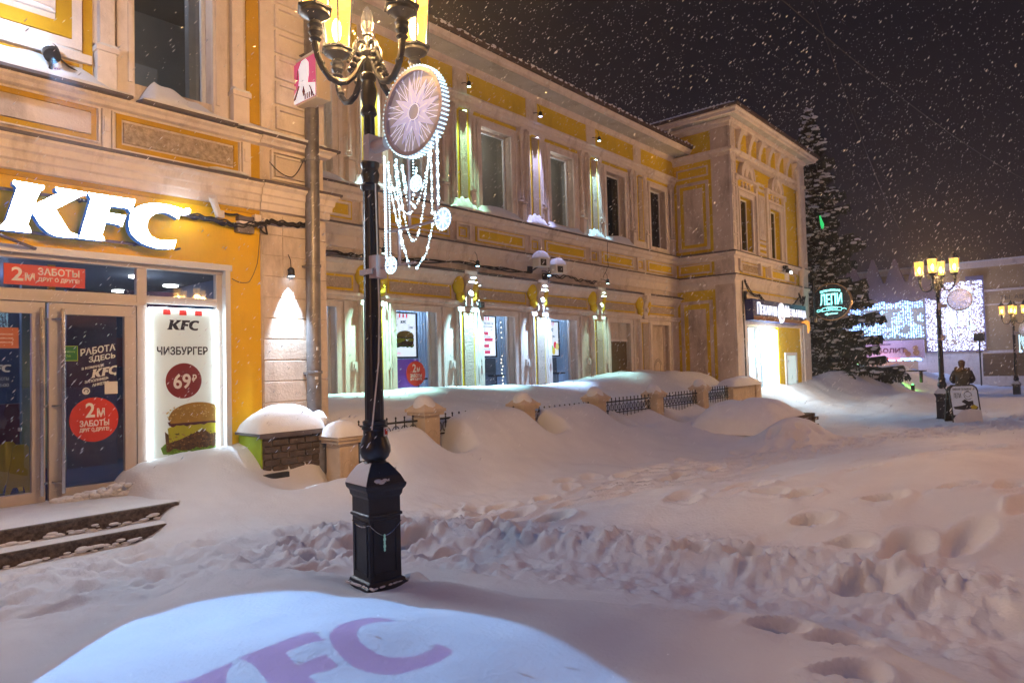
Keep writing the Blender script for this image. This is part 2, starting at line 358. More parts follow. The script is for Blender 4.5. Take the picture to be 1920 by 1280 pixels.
    h = np.where((y>D1+.16)&(x<6.1), -.3, h); h = np.where((y>D2+.04)&(x>=6.1)&(x<21.7), -.3, h); h = np.where((y>D1+.08)&(x>21.7)&(x<28.9)&(y<16), -1., h)
    return h
def H(x, y): return float(hfun(np.array([float(x)]), np.array([float(y)]))[0])
def axis(segs):
    out = [segs[0][0]]
    for a,b,s in segs:
        n = max(1,int(round((b-a)/s))); out += [a+(b-a)*(k+1)/n for k in range(n)]
    return np.array(out)
gx = axis([(-220,-60,20),(-60,-12,4),(-12,0,.5),(0,1,.06),(1,7,.026),(7,11,.04),(11,20,.07),(20,34,.16),(34,62,.5),(62,220,12)])
gy = axis([(-150,-40,15),(-40,-6,2),(-6,-1,.25),(-1,.5,.05),(.5,6,.026),(6,9.6,.04),(9.6,11.4,.09),(11.4,20,.6),(20,60,4),(60,220,20)])
GX, GY = np.meshgrid(gx, gy, indexing='ij'); GZ = hfun(GX.ravel(), GY.ravel())
me = bpy.data.meshes.new('ground_snow'); nx, ny = len(gx), len(gy)
co = np.stack([GX.ravel(), GY.ravel(), GZ], 1).astype(np.float32)
idx = np.arange(nx*ny).reshape(nx, ny)
q = np.stack([idx[:-1,:-1], idx[1:,:-1], idx[1:,1:], idx[:-1,1:]], -1).reshape(-1, 4)
me.vertices.add(len(co)); me.vertices.foreach_set('co', co.ravel()); me.loops.add(q.size); me.loops.foreach_set('vertex_index', q.ravel().astype(np.int32))
me.polygons.add(len(q)); me.polygons.foreach_set('loop_start', np.arange(0, q.size, 4, dtype=np.int32)); me.polygons.foreach_set('loop_total', np.full(len(q), 4, dtype=np.int32))
me.update(calc_edges=True); me.polygons.foreach_set('use_smooth', [True]*len(q)); me.materials.append(M['snow'])
g = bpy.data.objects.new('ground_snow', me); COL.objects.link(g); tag(g, 'deep drifted snow covering the pavement and square, with footprints', 'snow', kind='structure')

# ------------------------------------------------------------------ the long yellow building
def W(mb, name, mats, root, **k):
    """build a part whose vertices are in world coordinates"""
    o = mb.build(name, mats, root, **k)
    if root.parent is None and root.type == 'EMPTY': o.matrix_parent_inverse = root.matrix_basis.inverted()
    return o
B = thing('building', 'long two storey cream and yellow building with white mouldings and projecting wings', 'building', (13, 9.07, 0))
PIL = [8.47, 11.14, 13.79, 16.53, 19.16]
UPW = [(6.45,7.6),(9.08,10.15),(11.8,12.9),(14.52,15.58),(17.27,18.3),(19.9,20.9)]
GRW = [(6.45,7.62),(9.08,10.22),(11.72,12.86),(14.34,15.5),(17.22,18.36),(19.72,20.84)]
UZ = (5.55, 7.52); GZ_ = (.75, 3.06)
mb = MB(); wall_holes(mb, 6.0, WX+.05, -.6, 8.12, D2, [(a,b,*UZ) for a,b in UPW]+[(a,b,*GZ_) for a,b in GRW], .28)
W(mb, 'wall', M['cream'], B)
mb = MB(); mb._add([(6.0,D2,8.12),(WX+.05,D2,8.12),(WX+.05,D2,8.95),(6.0,D2,8.95)], [(0,1,2,3)])
W(mb, 'frieze', M['yellow'], B)
# continuous mouldings of the recessed facade
def mould(mb, prof, x0=6.02, x1=WX+.02, y=D2): mb.sweep(prof, [(x0,y),(x1,y)])
mb = MB()
mould(mb, [(0,5.08),(.05,5.10),(.10,5.20),(.16,5.23),(.20,5.30),(.20,5.33),(0,5.36)])           # sill band
mould(mb, [(0,4.12),(.03,4.14),(.05,4.22),(.05,4.36),(.09,4.40),(.12,4.48),(.17,4.52),(.17,4.57),(0,4.60)])
mould(mb, [(0,3.62),(.04,3.64),(.06,3.70),(.09,3.73),(.11,3.80),(.16,3.84),(.20,3.87),(.20,3.91),(0,3.97)])
mould(mb, [(0,3.10),(.05,3.11),(.07,3.17),(.10,3.19),(.10,3.25),(0,3.27)])
mould(mb, [(0,7.84),(.03,7.85),(.05,7.93),(.09,7.96),(.11,8.03),(.15,8.06),(.15,8.11),(0,8.13)])
W(mb, 'moulding', M['cream_trim'], B, smooth=True, angle=30)
mb = MB()
mould(mb, [(.20,5.315),(.235,5.31),(.235,5.35),(0,5.385)]); mould(mb, [(.17,4.555),(.215,4.55),(.215,4.585),(0,4.62)]); mould(mb, [(.2,3.885),(.235,3.88),(.235,3.905),(.02,3.985)])
W(mb, 'ledge_flashing', M['slate'], B)
# panels between the storeys
for i in range(len(PIL)+1):
    my, mc, my2, mc2 = MB(), MB(), MB(), MB()
    a = (PIL[i-1] if i else 5.75)+.42; b = (PIL[i] if i<len(PIL) else WX+.1)-.42
    if b-a < .4: continue
    my.box(a, b, D2-.012, D2, 4.70, 5.06); rect_frame(mc, a+.05, b-.05, 4.73, 5.03, .045, D2-.045, D2-.010)
    my2.box(a+.0, b, D2-.014, D2-.0, 3.30, 3.60); mc2.box(a+.06, b-.06, D2-.035, D2-.008, 3.345, 3.555)
    W(my,'yellow_panel',M['yellow'],B); W(mc,'panel_moulding',M['cream_trim'],B); W(my2,'lintel_band',M['yellow'],B); W(mc2,'lintel_panel',M['rough_panel'],B)
for p in PIL:
    mc = MB(); rect_frame(mc, p-.24, p+.24, 4.66, 5.08, .05, D2-.06, D2); o = W(mc, 'block_moulding', M['cream_trim'], B); my = MB(); rect_frame(my, p-.13, p+.13, 4.76, 4.98, .03, D2-.02, D2); W(my, 'block_line', M['yellow'], o)
# pilasters
for i,p in enumerate(PIL):
    mb = MB(); mb.box(p-.30, p+.30, D2-.07, D2, 5.36, 7.83); mb.box(p-.36, p+.36, D2-.10, D2, 5.36, 5.60); mb.box(p-.22, p+.22, D2-.03, D2, 8.13, 8.84)
    for s in (-1,1): mb.tube([(p+s*.235, D2-.085, 5.62),(p+s*.235, D2-.085, 7.70)], .028, 8); mb.box(p+s*.235-.05, p+s*.235+.05, D2-.14, D2-.06, 7.70, 7.80)
    mb.box(p-.32, p+.32, D2-.115, D2, 7.78, 7.84)
    o = W(mb, 'pilaster', M['cream_trim'], B)
    y = MB(); y.box(p-.205, p+.205, D2-.078, D2-.06, 5.62, 7.76); W(y, 'yellow_strip', M['yellow'], o)
    r = MB(); r.box(p-.115, p+.115, D2-.105, D2-.06, 5.66, 7.66); r.lathe([(.001,.0),(.115,.001),(.115,.03),(.001,.031)], (p, D2-.09, 7.655), 16); W(r, 'rough_infill', M['rough_panel'], o)
    # ground floor
    mb = MB(); mb.box(p-.30, p+.30, D2-.09, D2, -.5, 3.12)
    for s in (-1,1): mb.tube([(p+s*.25, D2-.10, 0),(p+s*.25, D2-.10, 3.05)], .03, 8); mb.box(p+s*.44-.06, p+s*.44+.06, D2-.06, D2, 1.72, 1.90); mb.box(p+s*.44-.03, p+s*.44+.03, D2-.09, D2-.05, 1.76, 1.86)
    mb.box(p-.33, p+.33, D2-.13, D2, 3.02, 3.11)
    o = W(mb, 'pilaster', M['cream_trim'], B)
    y = MB(); y.box(p-.215, p+.215, D2-.10, D2-.08, .2, 3.0); W(y, 'yellow_strip', M['yellow'], o)
    r = MB(); r.box(p-.15, p+.15, D2-.135, D2-.08, .2, 2.98); W(r, 'rough_infill', M['rough_panel'], o)
    # console capital: cream fluted bracket between yellow leaf lobes
    c = MB(); c.sweep([(0,3.12),(.16,3.14),(.17,3.22),(.15,3.42),(.19,3.60),(.27,3.74),(.29,3.86),(0,3.88)], [(p-.11,D2),(p+.11,D2)])
    for zc in (3.66,3.76): c.box(p-.13, p+.13, D2-.305, D2-.1, zc, zc+.03)
    c.ball((p, D2-.22, 3.40), .075, 10, 8, (1,.6,1.2))
    c.box(p-.20,p+.20,D2-.25,D2,3.86,3.94)
    o2 = W(c, 'capital', M['cream_trim'], B, smooth=True)
    l = MB()
    for s in (-1,1):
        l.ball((p+s*.24, D2-.06, 3.62), .15, 12, 8, (1,.9,1.55)); l.ball((p+s*.20, D2-.08, 3.36), .11, 12, 8, (1,.9,1.4)); l.ball((p+s*.30, D2-.05, 3.74), .09, 10, 6, (1,.8,1))
    W(l, 'leaf_lobes', M['yellow'], o2, smooth=True)
# window surrounds and windows of the recessed facade
def window(a, b, z0, z1, kind, y=D2, hood=True):
    f = MB(); e = y+.20
    rect_frame(f, a, b, z0, z1, .05, e-.03, e+.03)
    o = W(f, 'window', M['alu_white'], B)
    g = MB(); g.box(a+.05, b-.05, e-.004, e+.004, z0+.05, z1-.05); W(g, 'pane', M['glass_dark' if kind=='dark' else 'glass'], o)
    return o
def surround(a, b, z0, z1, y=D2, base=True):
    s = MB()
    rect_frame(s, a-.13, b+.13, z0-.10, z1+.13, .13, y-.05, y+.02, wb=.10); rect_frame(s, a-.155, b+.155, z0-.12, z1+.155, .03, y-.075, y)
    rect_frame(s, a-.24, b+.24, z0-.18, z1+.20, .08, y-.035, y)
    return s
for (a,b),k in zip(UPW, ['lit','lit','lit','lit','dark','dark']):
    window(a, b, *UZ, k)
    s = surround(a, b, *UZ)
    for x in (a-.38, b+.38):
        s.lathe([(.055,0),(.055,.05),(.035,.07),(.032,1.5),(.045,1.54),(.06,1.58),(.065,1.66),(.04,1.70)], (x, D2-.06, 5.98), 12)
        s.box(x-.07, x+.07, D2-.13, D2, 5.42, 5.84); s.sweep([(0,5.84),(.16,5.86),(.17,5.90),(0,5.93)], [(x-.085,D2),(x+.085,D2)])
        s.sweep([(0,7.62),(.06,7.64),(.12,7.78),(.13,7.84),(0,7.84)], [(x-.07,D2),(x+.07,D2)])
    W(s, 'window_surround', M['cream_trim'], B, smooth=True, angle=30)
    y = MB(); y.box(a-.22, b+.22, D2-.028, D2, 7.73, 7.81); W(y, 'yellow_strip', M['yellow'], B)
for i,(a,b) in enumerate(GRW):
    if i < 4: window(a, b, *GZ_, 'lit')
    s = MB(); z0,z1 = GZ_
    rect_frame(s, a-.14, b+.14, z0-.2, z1+.04, .14, D2-.06, D2+.02, 'LRT'); rect_frame(s, a-.30, b+.30, z0-.2, z1+.03, .10, D2-.04, D2, 'LR')
    s.tube([(a-.17, D2-.07, .3),(a-.17, D2-.07, z1+.02),(b+.17, D2-.07, z1+.02),(b+.17, D2-.07, .3)], .022, 8)
    W(s, 'window_surround', M['cream_trim'], B, smooth=True, angle=30)
# boarded bay with louvre, blind niche
mb = MB(); mb.box(17.24, 18.34, D2+.10, D2+.14, .7, 2.42); W(mb, 'window_board', paint('brown painted board', (.17,.115,.06), (.12,.08,.04), 3, .8, .2, 30), B)
mb = MB()
for k in range(22): mb.box(17.27+k*.049, 17.30+k*.049, D2+.08, D2+.12, 2.46, 3.03)
mb.box(17.24, 18.34, D2+.13, D2+.15, 2.42, 3.06); mb.box(17.24,18.34,D2+.06,D2+.13,2.40,2.47); W(mb, 'louvre', M['cream_trim'], B)
mb = MB(); mb.box(19.72, 20.84, D2+.10, D2+.2, .6, 3.06); rect_frame(mb, 19.85, 20.72, .6, 2.93, .03, D2+.07, D2+.12, 'LRT'); W(mb, 'blind_niche', M['cream'], B)
# graffiti arc scratched into the blind niche
mb = MB(); ring(mb, 20.3, 1.62, .15, .165, D2+.094, D2+.101, 18, 0, 180); ring(mb, 20.3, 1.6, .23, .243, D2+.094, D2+.101, 18, 10, 190); mb.box(20.07,20.083,D2+.094,D2+.1,1.1,1.6); mb.box(20.45,20.463,D2+.094,D2+.1,1.2,1.62); W(mb, 'graffiti', M['slate'], B)
# eaves of the recessed facade
EY = D2-.62
mb = MB(); mb.box(6.02, WX, EY+.02, D2+.05, 8.84, 8.88)
W(mb, 'soffit', M['soffit'], B)
mb = MB(); mb.sweep([(0,8.84),(.03,8.83),(.04,8.90),(.08,8.93),(.10,8.97),(.10,9.0),(-.02,9.02)], [(6.02,EY),(WX,EY)])
mb.sweep([(0,8.70),(.04,8.72),(.06,8.80),(.10,8.84),(0,8.845)], [(6.02,D2),(WX,D2)])
W(mb, 'cornice', M['cream_trim'], B, smooth=True, angle=30)
mb = MB(); mb.sweep([(-.05,9.01),(.14,9.015),(.155,9.09),(.12,9.12),(-3.0,10.7),(-3.1,10.6)], [(6.02,EY),(WX+1.2,EY)])
for k in range(68): mb.tube([(6.1+k*.232, EY-.155, 9.09),(6.1+k*.232, EY+1.2, 9.82)], .05, 6)
rf = W(mb, 'roof', M['roof'], B)
mb = MB(); rr = random.Random(2)
for k in range(150): mb.ball((6.1+k*.105, EY-.10+rr.uniform(-.02,.02), 9.13+rr.uniform(-.02,.012)), .055+rr.uniform(-.02,.02), 7, 5, (1.2,1,.8))
mb.sweep([(.05,9.12),(.0,9.19),(-2.9,10.76),(-2.9,10.6),(0,9.12)], [(6.02,EY),(WX+1.2,EY)])
W(mb, 'roof_snow', M['snow_cap'], rf, smooth=True)
# interiors behind the upper windows
mb = MB(); mb.box(5.9, 16.45, 14.6, 14.7, 5.3, 7.9); mb.box(5.9, 16.45, D2+.3, 14.6, 7.75, 7.8); mb.box(5.9,16.45,D2+.3,14.6,5.3,5.35); mb.box(16.4,16.45,D2+.3,14.6,5.3,7.8); mb.box(5.9,6.0,D2+.3,14.6,5.3,7.8)
W(mb, 'upstairs_room', M['grey_int'], B)
mb = MB()
for a,b in ((7.25,7.9),(9.9,10.4),(12.45,13.3),(15.1,15.9)): mb.box(a, b, D2+.62, D2+.72, 5.35, 7.74)
W(mb, 'upstairs_partition', paint('pale green grey partition', (.46,.47,.40), (.40,.41,.35), 1.5, .8, .05, 20), B)
mb = MB(); mb.box(17.0, 21.2, D2+.5, D2+.55, 5.3, 7.8); W(mb, 'room_shade_panel', M['dark_int'], B)  # dark panel put in for the shade of the unlit rooms
ceil_em = emit('ceiling lamp glow', (1,.96,.86), 9)
for x,y in ((12.35,12.6),(12.75,13.5),(12.9,14.1),(9.6,12.8),(15.3,12.6),(15.9,13.6),(7.0,12.7)):
    mb = MB(); mb.lathe([(.09,0),(.11,.02),(.11,.05)], (x,y,7.69), 16); W(mb, 'ceiling_lamp', ceil_em, B)
def arealight(name, loc, power, col, size=.5, parent=None, rot=None, kind='POINT', spot=60, blend=.5, aim=None):
    l = bpy.data.lights.new(name, kind); l.energy = power; l.color = col
    if kind == 'POINT': l.shadow_soft_size = size
    if kind == 'SPOT': l.shadow_soft_size = size; l.spot_size = R(spot); l.spot_blend = blend
    o = bpy.data.objects.new(name, l); COL.objects.link(o); o.location = loc
    if aim: o.rotation_euler = (Vector(aim)-Vector(loc)).to_track_quat('-Z','Y').to_euler()
    if parent: o.parent = parent; o.matrix_parent_inverse = parent.matrix_basis.inverted()
    return o
for x_ in (6.5,9.2,11.9,14.65): arealight('room_light', (x_,11.52,7.2), 16, (1,.95,.82), .12, B); arealight('room_light', (x_+.3,13.4,7.2), 40, (1,.93,.8), .2, B)
# back wall poster upstairs
mb = MB(); mb.box(12.0, 13.6, 14.50, 14.56, 5.7, 6.7); t = W(mb, 'wall_poster', M['navy_print'], B)
W(text_mb('LIVA', 12.08, 6.15, 1.3, .36, 14.49, .01, .02), 'lettering', M['white_print'], t)
mb = MB(); mb.box(12.1,13.5,14.46,14.5,5.72,6.08); W(mb, 'red_band', M['red'], t)
# ground-floor showcases (window recesses; curtain and walls glow to imitate light on them)
show = emit('self lit showcase curtain', (.30,.50,.90), .10, (.42,.52,.62)); show2 = emit('self lit violet showcase wall', (.20,.05,.42), .35, (.2,.1,.3)); dk = emit('self lit dark showcase wall', (.05,.07,.10), .5, (.06,.07,.08))
for i,(a,b) in enumerate(GRW[:4]):
    m1, m2 = MB(), MB()
    y1 = D2+.95
    m1.box(a-.1, b+1.2, y1, y1+.05, .7, 3.3)
    for k in range(16): m1.tube([(a+.95+k*.085, y1-.03, .7),(a+.95+k*.085, y1-.03, 3.2)], .028, 6)
    m2.box(a+.3, a+1.38, y1-.10, y1-.03, .7, 1.95)
    W(m1, 'showcase_curtain', show, B); W(m2, 'showcase_panel', show2 if i==1 else dk, B)
    m3 = MB(); m3.box(a-.2, b+1.2, D2+.3, y1, 3.14, 3.2); m3.box(b+1.2, b+1.25, D2+.3, y1, .7, 3.2); m3.box(a-.2,b+1.2,D2+.3,y1,.6,.7); m3.box(a-.25,a-.2,D2+.3,y1,.7,3.2); W(m3, 'showcase_box', show, B); arealight('showcase_light', (a+1.0, D2+.55, 2.98), 22, (.55,.75,1), .06, B); arealight('showcase_light', (a+1.2, D2+.5, 1.2), 5, (.5,.6,1), .05, B)
    m4 = MB(); m4.box(a+.15,b+1.1,D2+.52,D2+.56,3.06,3.10); W(m4,'tube_lamp',emit('showcase tube',(.75,.9,1),4) if i==0 else bpy.data.materials['showcase tube'],B)
    m4 = MB(); m4.lathe([(.02,0),(.16,.01),(.02,.03),(.02,.75),(.22,.76),(.22,.80)],(a+1.25,D2+.72,.72),16); W(m4,'round_table',M['dark_int'],B,smooth=True)
# snow resting on the sills of the recessed facade
mb = MB(); rr = random.Random(11)
def snow_strip(mb, x0, x1, y0, y1, z, hf, n=30, tilt=0.0):
    """y0 = front, y1 = at the wall, hf(t) -> height at the wall"""
    rows = []
    for i in range(n+1):
        t = i/n; x = x0+(x1-x0)*t; h = max(.004, hf(t)); e = min(1, 6*t, 6*(1-t))
        rows.append([(x,y0+.01,z),(x,y0,z+.012+.02*e),(x,y0+(y1-y0)*.35,z+.01+h*.42*e),(x,y0+(y1-y0)*.7,z+.01+h*.8*e),(x,y1,z+.01+h*e)])
    vs = [p for r in rows for p in r]; k = 5; fs = []
    for i in range(n):
        for j in range(k-1): fs.append((i*k+j,(i+1)*k+j,(i+1)*k+j+1,i*k+j+1))
    fs += [tuple(range(k)), tuple(n*k+j for j in range(k-1,-1,-1))]
    mb._add(vs, fs)
for p in PIL[:4]: snow_strip(mb, p-.52, p+.62, D2-.235, D2-.1, 5.355, lambda t: .30*math.sin(math.pi*min(1,t*1.15))**.8+.03*math.sin(t*37))
for (a,b) in UPW[:5]: snow_strip(mb, a-.42, b+.40, D2-.235, D2-.07, 5.36, lambda t: .20+.06*math.sin(t*5+a))
snow_strip(mb, 6.05, 6.55, D2-.215, D2, 4.60, lambda t:.03)
W(mb, 'sill_snow', M['snow_cap'], B, smooth=True, angle=60)

# ---- side wall of the far wing (faces the street's near end)
xf = lambda x,y,z: (WX+y, D2-x, z)          # local x runs towards the street, local y into the wing
L = D2-D1
mb = MB(xf); mb._add([(0,0,-.6),(L,0,-.6),(L,0,9.95),(0,0,9.95)], [(0,1,2,3)]); W(mb, 'wing_side_wall', M['yellow'], B)
mb = MB(xf); mb.box(L-.62, L, -.05, .01, -.5, 9.6)
for z in np.arange(.2, 3.9, .34): mb.box(L-.605, L+.0, -.062, -.04, z, z+.325)
rect_frame(mb, .12, L-.75, .3, 3.78, .11, -.04, .01, 'LRT'); mb.box(.40, L-1.0, -.03, .01, .3, 3.5)
rect_frame(mb, .12, L-.75, 5.50, 7.85, .10, -.04, .01); mb.box(.36, L-.98, -.03, .01, 5.72, 7.62); rect_frame(mb, .12, L-.75, 8.0, 8.35, .05, -.035, .01)
rect_frame(mb, .10, L-.74, 4.70, 5.04, .05, -.035, .01)
W(mb, 'side_panel', M['cream'], B)
# mouldings wrapping the wing: side then front
path = [(WX,D2),(WX,D1),(28.95,D1)]
mb = MB()
mb.sweep([(0,5.06),(.05,5.08),(.09,5.18),(.15,5.21),(.19,5.28),(.19,5.32),(0,5.38)], path)
mb.sweep([(0,4.12),(.04,4.16),(.06,4.36),(.10,4.42),(.17,4.50),(.17,4.56),(0,4.60)], path)
mb.sweep([(0,8.52),(.05,8.55),(.07,8.66),(.13,8.70),(.15,8.78),(0,8.80)], path)
mb.sweep([(0,9.50),(.06,9.52),(.10,9.62),(.16,9.66),(.18,9.74),(0,9.76)], path)
W(mb, 'wing_moulding', M['cream_trim'], B, smooth=True, angle=30)
mb = MB(); mb.sweep([(.15,5.30),(.215,5.295),(.215,5.33),(0,5.40)], path); mb.sweep([(.15,4.545),(.20,4.54),(.20,4.575),(0,4.62)], path); W(mb, 'ledge_flashing', M['slate'], B)
# ---- front of the wing
WW = [(22.35,23.4),(25.12,26.15)]
SH = (22.62, 27.72, -.7, 2.92)
mb = MB(); wall_holes(mb, WX, 28.95, -.9, 9.95, D1, [(a,b,5.45,7.30) for a,b in WW]+[(22.62,25.55,-.9,2.92)], .25)
W(mb, 'wing_front_wall', M['yellow'], B)
for (a,b) in WW:
    window(a, b, 5.45, 7.30, 'dark', D1)
    mb = MB(); mb.box(a-.2,b+.2,D1+.5,D1+.52,5.3,7.4); W(mb, 'room_shade_panel', M['dark_int'], B)  # same dark sheet, shade of the room behind the panes
    s = surround(a, b, 5.45, 7.30, D1)
    for x in (a-.36,b+.36):
        s.box(x-.08,x+.08,D1-.09,D1,5.2,7.75); s.box(x-.11,x+.11,D1-.13,D1,7.75,7.95); s.box(x-.06,x+.06,D1-.14,D1,4.70,5.1)
    s.box(a-.30,b+.30,D1-.10,D1,7.48,7.56); s.box(a-.46,b+.46,D1-.14,D1,7.86,7.93)
    cx = (a+b)/2
    ring(s, cx, 7.95, .34, .52, D1-.13, D1, 20, 0, 180); ring(s, cx, 7.95, .54, .60, D1-.17, D1, 20, 0, 180)
    s.lathe([(.10,0),(.07,.08),(.11,.2),(.12,.3),(.08,.42),(.02,.46)], (cx, D1-.05, 7.96), 10); s.lathe([(.05,0),(.07,.06),(.03,.14),(.06,.2)], (cx, D1-.05, 7.6), 8)
    for q in (-.3,.3): s.lathe([(.04,0),(.06,.05),(.03,.12),(.05,.2)], (cx+q, D1-.04, 7.6), 8)
    W(s, 'window_surround', M['cream_trim'], B, smooth=True, angle=30)
mb = MB()
mb.box(WX-.03, 22.02, D1-.07, D1+.02, -.5, 9.5); mb.box(28.2, 28.98, D1-.08, D1+.02, -.8, 9.5)
for z in np.arange(5.5, 8.3, .42): rect_frame(mb, WX+.03, 21.96, z, z+.36, .035, D1-.09, D1-.06); rect_frame(mb, 28.45, 28.93, z, z+.36, .035, D1-.10, D1-.06)
mb.box(23.98, 24.55, D1-.06, D1, 6.0, 7.6); rect_frame(mb, 24.06,24.47,6.1,7.5,.04,D1-.08,D1-.05)
for z in (5.45,5.65,5.85,7.75,7.95): mb.box(23.95,24.58,D1-.05,D1,z,z+.09)
for k in range(7):
    x = 22.35+k*.92
    mb.sweep([(0,8.82),(.07,8.84),(.08,9.05),(.14,9.25),(.22,9.4),(.22,9.5),(0,9.5)], [(x-.12,D1),(x+.12,D1)])
for k in range(60): mb.box(22.05+k*.105, 22.11+k*.105, D1-.16, D1-.05, 8.44, 8.52)
mb.box(22.05, 28.2, D1-.05, D1, 2.92, 3.06); mb.box(22.05, 22.62, D1-.04, D1, -.7, 4.1); mb.box(27.95,28.2,D1-.045,D1,-.7,4.1); mb.box(22.3, 28.0, D1-.04, D1, 3.62, 4.05)
rect_frame(mb, 22.3, 24.1, 4.68, 5.02, .05, D1-.05, D1); rect_frame(mb, 24.5, 27.6, 4.68, 5.02, .05, D1-.05, D1)
W(mb, 'wing_front_trim', M['cream_trim'], B, smooth=True, angle=30)
mb = MB(); mb.box(22.37,24.03,D1-.03,D1,4.74,4.96); W(mb, 'scroll_panel', M['rust_panel'], B)
mb = MB(); mb.box(22.62, 28.2, D1-.02, D1+.01, -.8, .62)
for z in np.arange(-.5,.6,.09):
    for x in np.arange(25.56 if True else 0, 28.1, .27): mb.box(x+(.13 if int(z*100)%2 else 0), x+.25+(.13 if int(z*100)%2 else 0), D1-.04, D1, z, z+.075)
for z in np.arange(-.5,.6,.09):
    for x in np.arange(21.68, 22.6, .27): mb.box(x, x+.25, D1-.085, D1-.02, z, z+.075)
mb2 = MB(); mb2.v, mb2.f, mb2.mi = mb.v[8:], mb.f[6:], mb.mi[6:]; mb2.f = [tuple(i-8 for i in f) for f in mb2.f]
W(mb2, 'brick_plinth', M['brick_dark'], B)
# brightly lit bakery shop front in the wing
lit = emit('self lit shop interior', (.80,.97,1.0), 3.2); lit2 = emit('self lit shop shelf', (.62,.86,.95), 1.5)  # walls and shelf goods glow themselves, standing in for the shop's lighting
mb = MB(); mb.box(22.3, 26.2, D1+.9, D1+.95, -.6, 2.9); mb.box(22.3,26.2,D1+.3,D1+.9,2.85,2.9); mb.box(25.6,25.65,D1+.3,D1+.9,-.6,2.85); o = W(mb, 'shop_interior', lit, B)
mb = MB(); 
for z in (.2,.65,1.1,1.55,2.0): mb.box(22.7,25.3,D1+.6,D1+.88,z,z+.05)
for k in range(26): mb.box(22.75+k*.1,22.81+k*.1,D1+.58,D1+.7,.25+.45*(k%5),.40+.45*(k%5)+.03*(k%3))
W(mb, 'shop_shelf', lit2, B)
mb = MB(); rect_frame(mb, 22.62, 25.55, -.6, 2.92, .09, D1+.08, D1+.14); mb.box(23.55,23.70,D1+.08,D1+.14,-.5,2.85); mb.box(24.0,24.1,D1+.07,D1+.13,-.5,2.85)
sf = W(mb, 'shop_window', M['alu_white'], B)
mb = MB(); mb.box(22.7,25.47,D1+.105,D1+.112,-.5,2.85); W(mb, 'pane', M['glass'], sf)
mb = MB(); mb.box(25.20,25.50,D1+.02,D1+.06,-.5,2.80); W(mb, 'light_strip', emit('white door light', (.86,.96,1), 7), sf)
mb = MB(); rect_frame(mb, 26.1, 27.35, -.6, 1.98, .12, D1-.06, D1+.02, 'LRT'); dr = W(mb, 'side_door', M['alu_white'], B)
mb = MB(); mb.box(26.25,27.2,D1-.03,D1-.02,-.55,1.85); W(mb, 'pane', emit('side door glass glow', (.55,.75,.8), .75), dr)
mb = MB(); mb.tube([(27.1,D1-.12,.1),(27.1,D1-.12,.9)], .02, 8); mb.tube([(27.1,D1-.12,.15),(27.1,D1-.03,.15)],.012,6); mb.tube([(27.1,D1-.12,.85),(27.1,D1-.03,.85)],.012,6); W(mb, 'handle', M['steel'], dr)
arealight('shop_light', (24.2, D1+.4, 2.0), 120, (.80,.95,1), .3, B); arealight('shop_light', (24.3, D1-.25, 2.0), 220, (.78,.94,1), .15, B)
# eaves and roof of the wing
wp = [(WX,D2+1.5),(WX,D1),(28.95,D1),(28.95,D2+3)]
mb = MB(); mb.sweep([(-.02,9.74),(.40,9.78),(.40,9.82),(-.02,9.82)], wp); W(mb, 'wing_soffit', M['soffit'], B)
mb = MB(); mb.sweep([(.38,9.76),(.44,9.78),(.46,9.86),(.52,9.90),(.52,9.94),(.36,9.95)], wp); W(mb, 'wing_cornice', M['cream_trim'], B, smooth=True, angle=30)
mb = MB(); mb.sweep([(.30,9.94),(.57,9.945),(.585,10.03),(.50,10.06),(-2.2,11.1),(-2.2,11.0)], wp); rf = W(mb, 'wing_roof', M['roof'], B)
mb = MB(); mb.sweep([(.48,10.05),(.40,10.12),(-2.1,11.14),(-2.1,11.0)], wp)
for k in range(28): mb.ball((WX-.5, D2+1.2-k*.13, 10.07), .055, 7, 5)
W(mb, 'roof_snow', M['snow_cap'], rf, smooth=True)
mb = MB(); mb.box(WX+.3, 28.6, D2-1.5, D2+3, 9.9, 10.4); W(mb, 'attic', M['dark_int'], B)

# ---- near wing with the restaurant entrance
E0 = 9.05
mb = MB(); wall_holes(mb, -5, 4.99, -.5, 4.18, D1, [(-1.4,4.53,.1,3.2)], .22); mb.box(-5,4.99,D1+.215,D1+.25,3.2,4.3)
W(mb, 'shop_front_wall', M['shop_yellow'], B)
mb = MB(); wall_holes(mb, -5, 6.05, 4.18, 9.4, D1, [(3.30,4.30,5.42,7.7),(-2.0,-.6,5.42,7.7)], .3)
mb._add([(6.05,D1,-.5),(6.05,D2,-.5),(6.05,D2,9.4),(6.05,D1,9.4)], [(0,1,2,3)]); mb.box(4.99,6.05,D1,D1+.3,-.5,4.18)
W(mb, 'near_wing_wall', M['cream'], B)
# rusticated corner pier
mb = MB()
z = .1
while z < 4.0:
    if z > 3.0: mb.box(5.0,5.31,D1-.04,D1+.01,z,z+.292); mb.box(5.325,6.06,D1-.04,D1+.01,z,z+.292)
    else: mb.box(5.0,6.06,D1-.04,D1+.01,z,z+.292)
    z += .303
mb.box(4.985,6.07,D1-.025,D1+.02,-.3,4.05); W(mb, 'rusticated_pier', M['cream'], B, bevel=.008)
lp = [(-5,D1),(4.97,D1)]; lp2 = [(4.97,D1),(6.05,D1),(6.05,D2)]
mb = MB()
def two(prof, extra=.035):
    mb.sweep(prof, lp); mb.sweep([(o+extra if o>0 else o,u) for o,u in prof], lp2)
two([(0,4.06),(.03,4.08),(.035,4.17),(.06,4.19),(.065,4.27),(.09,4.29),(.10,4.37),(.15,4.41),(.15,4.46),(0,4.49)])
two([(0,5.02),(.05,5.04),(.07,5.08),(.12,5.11),(.12,5.14),(0,5.18)])
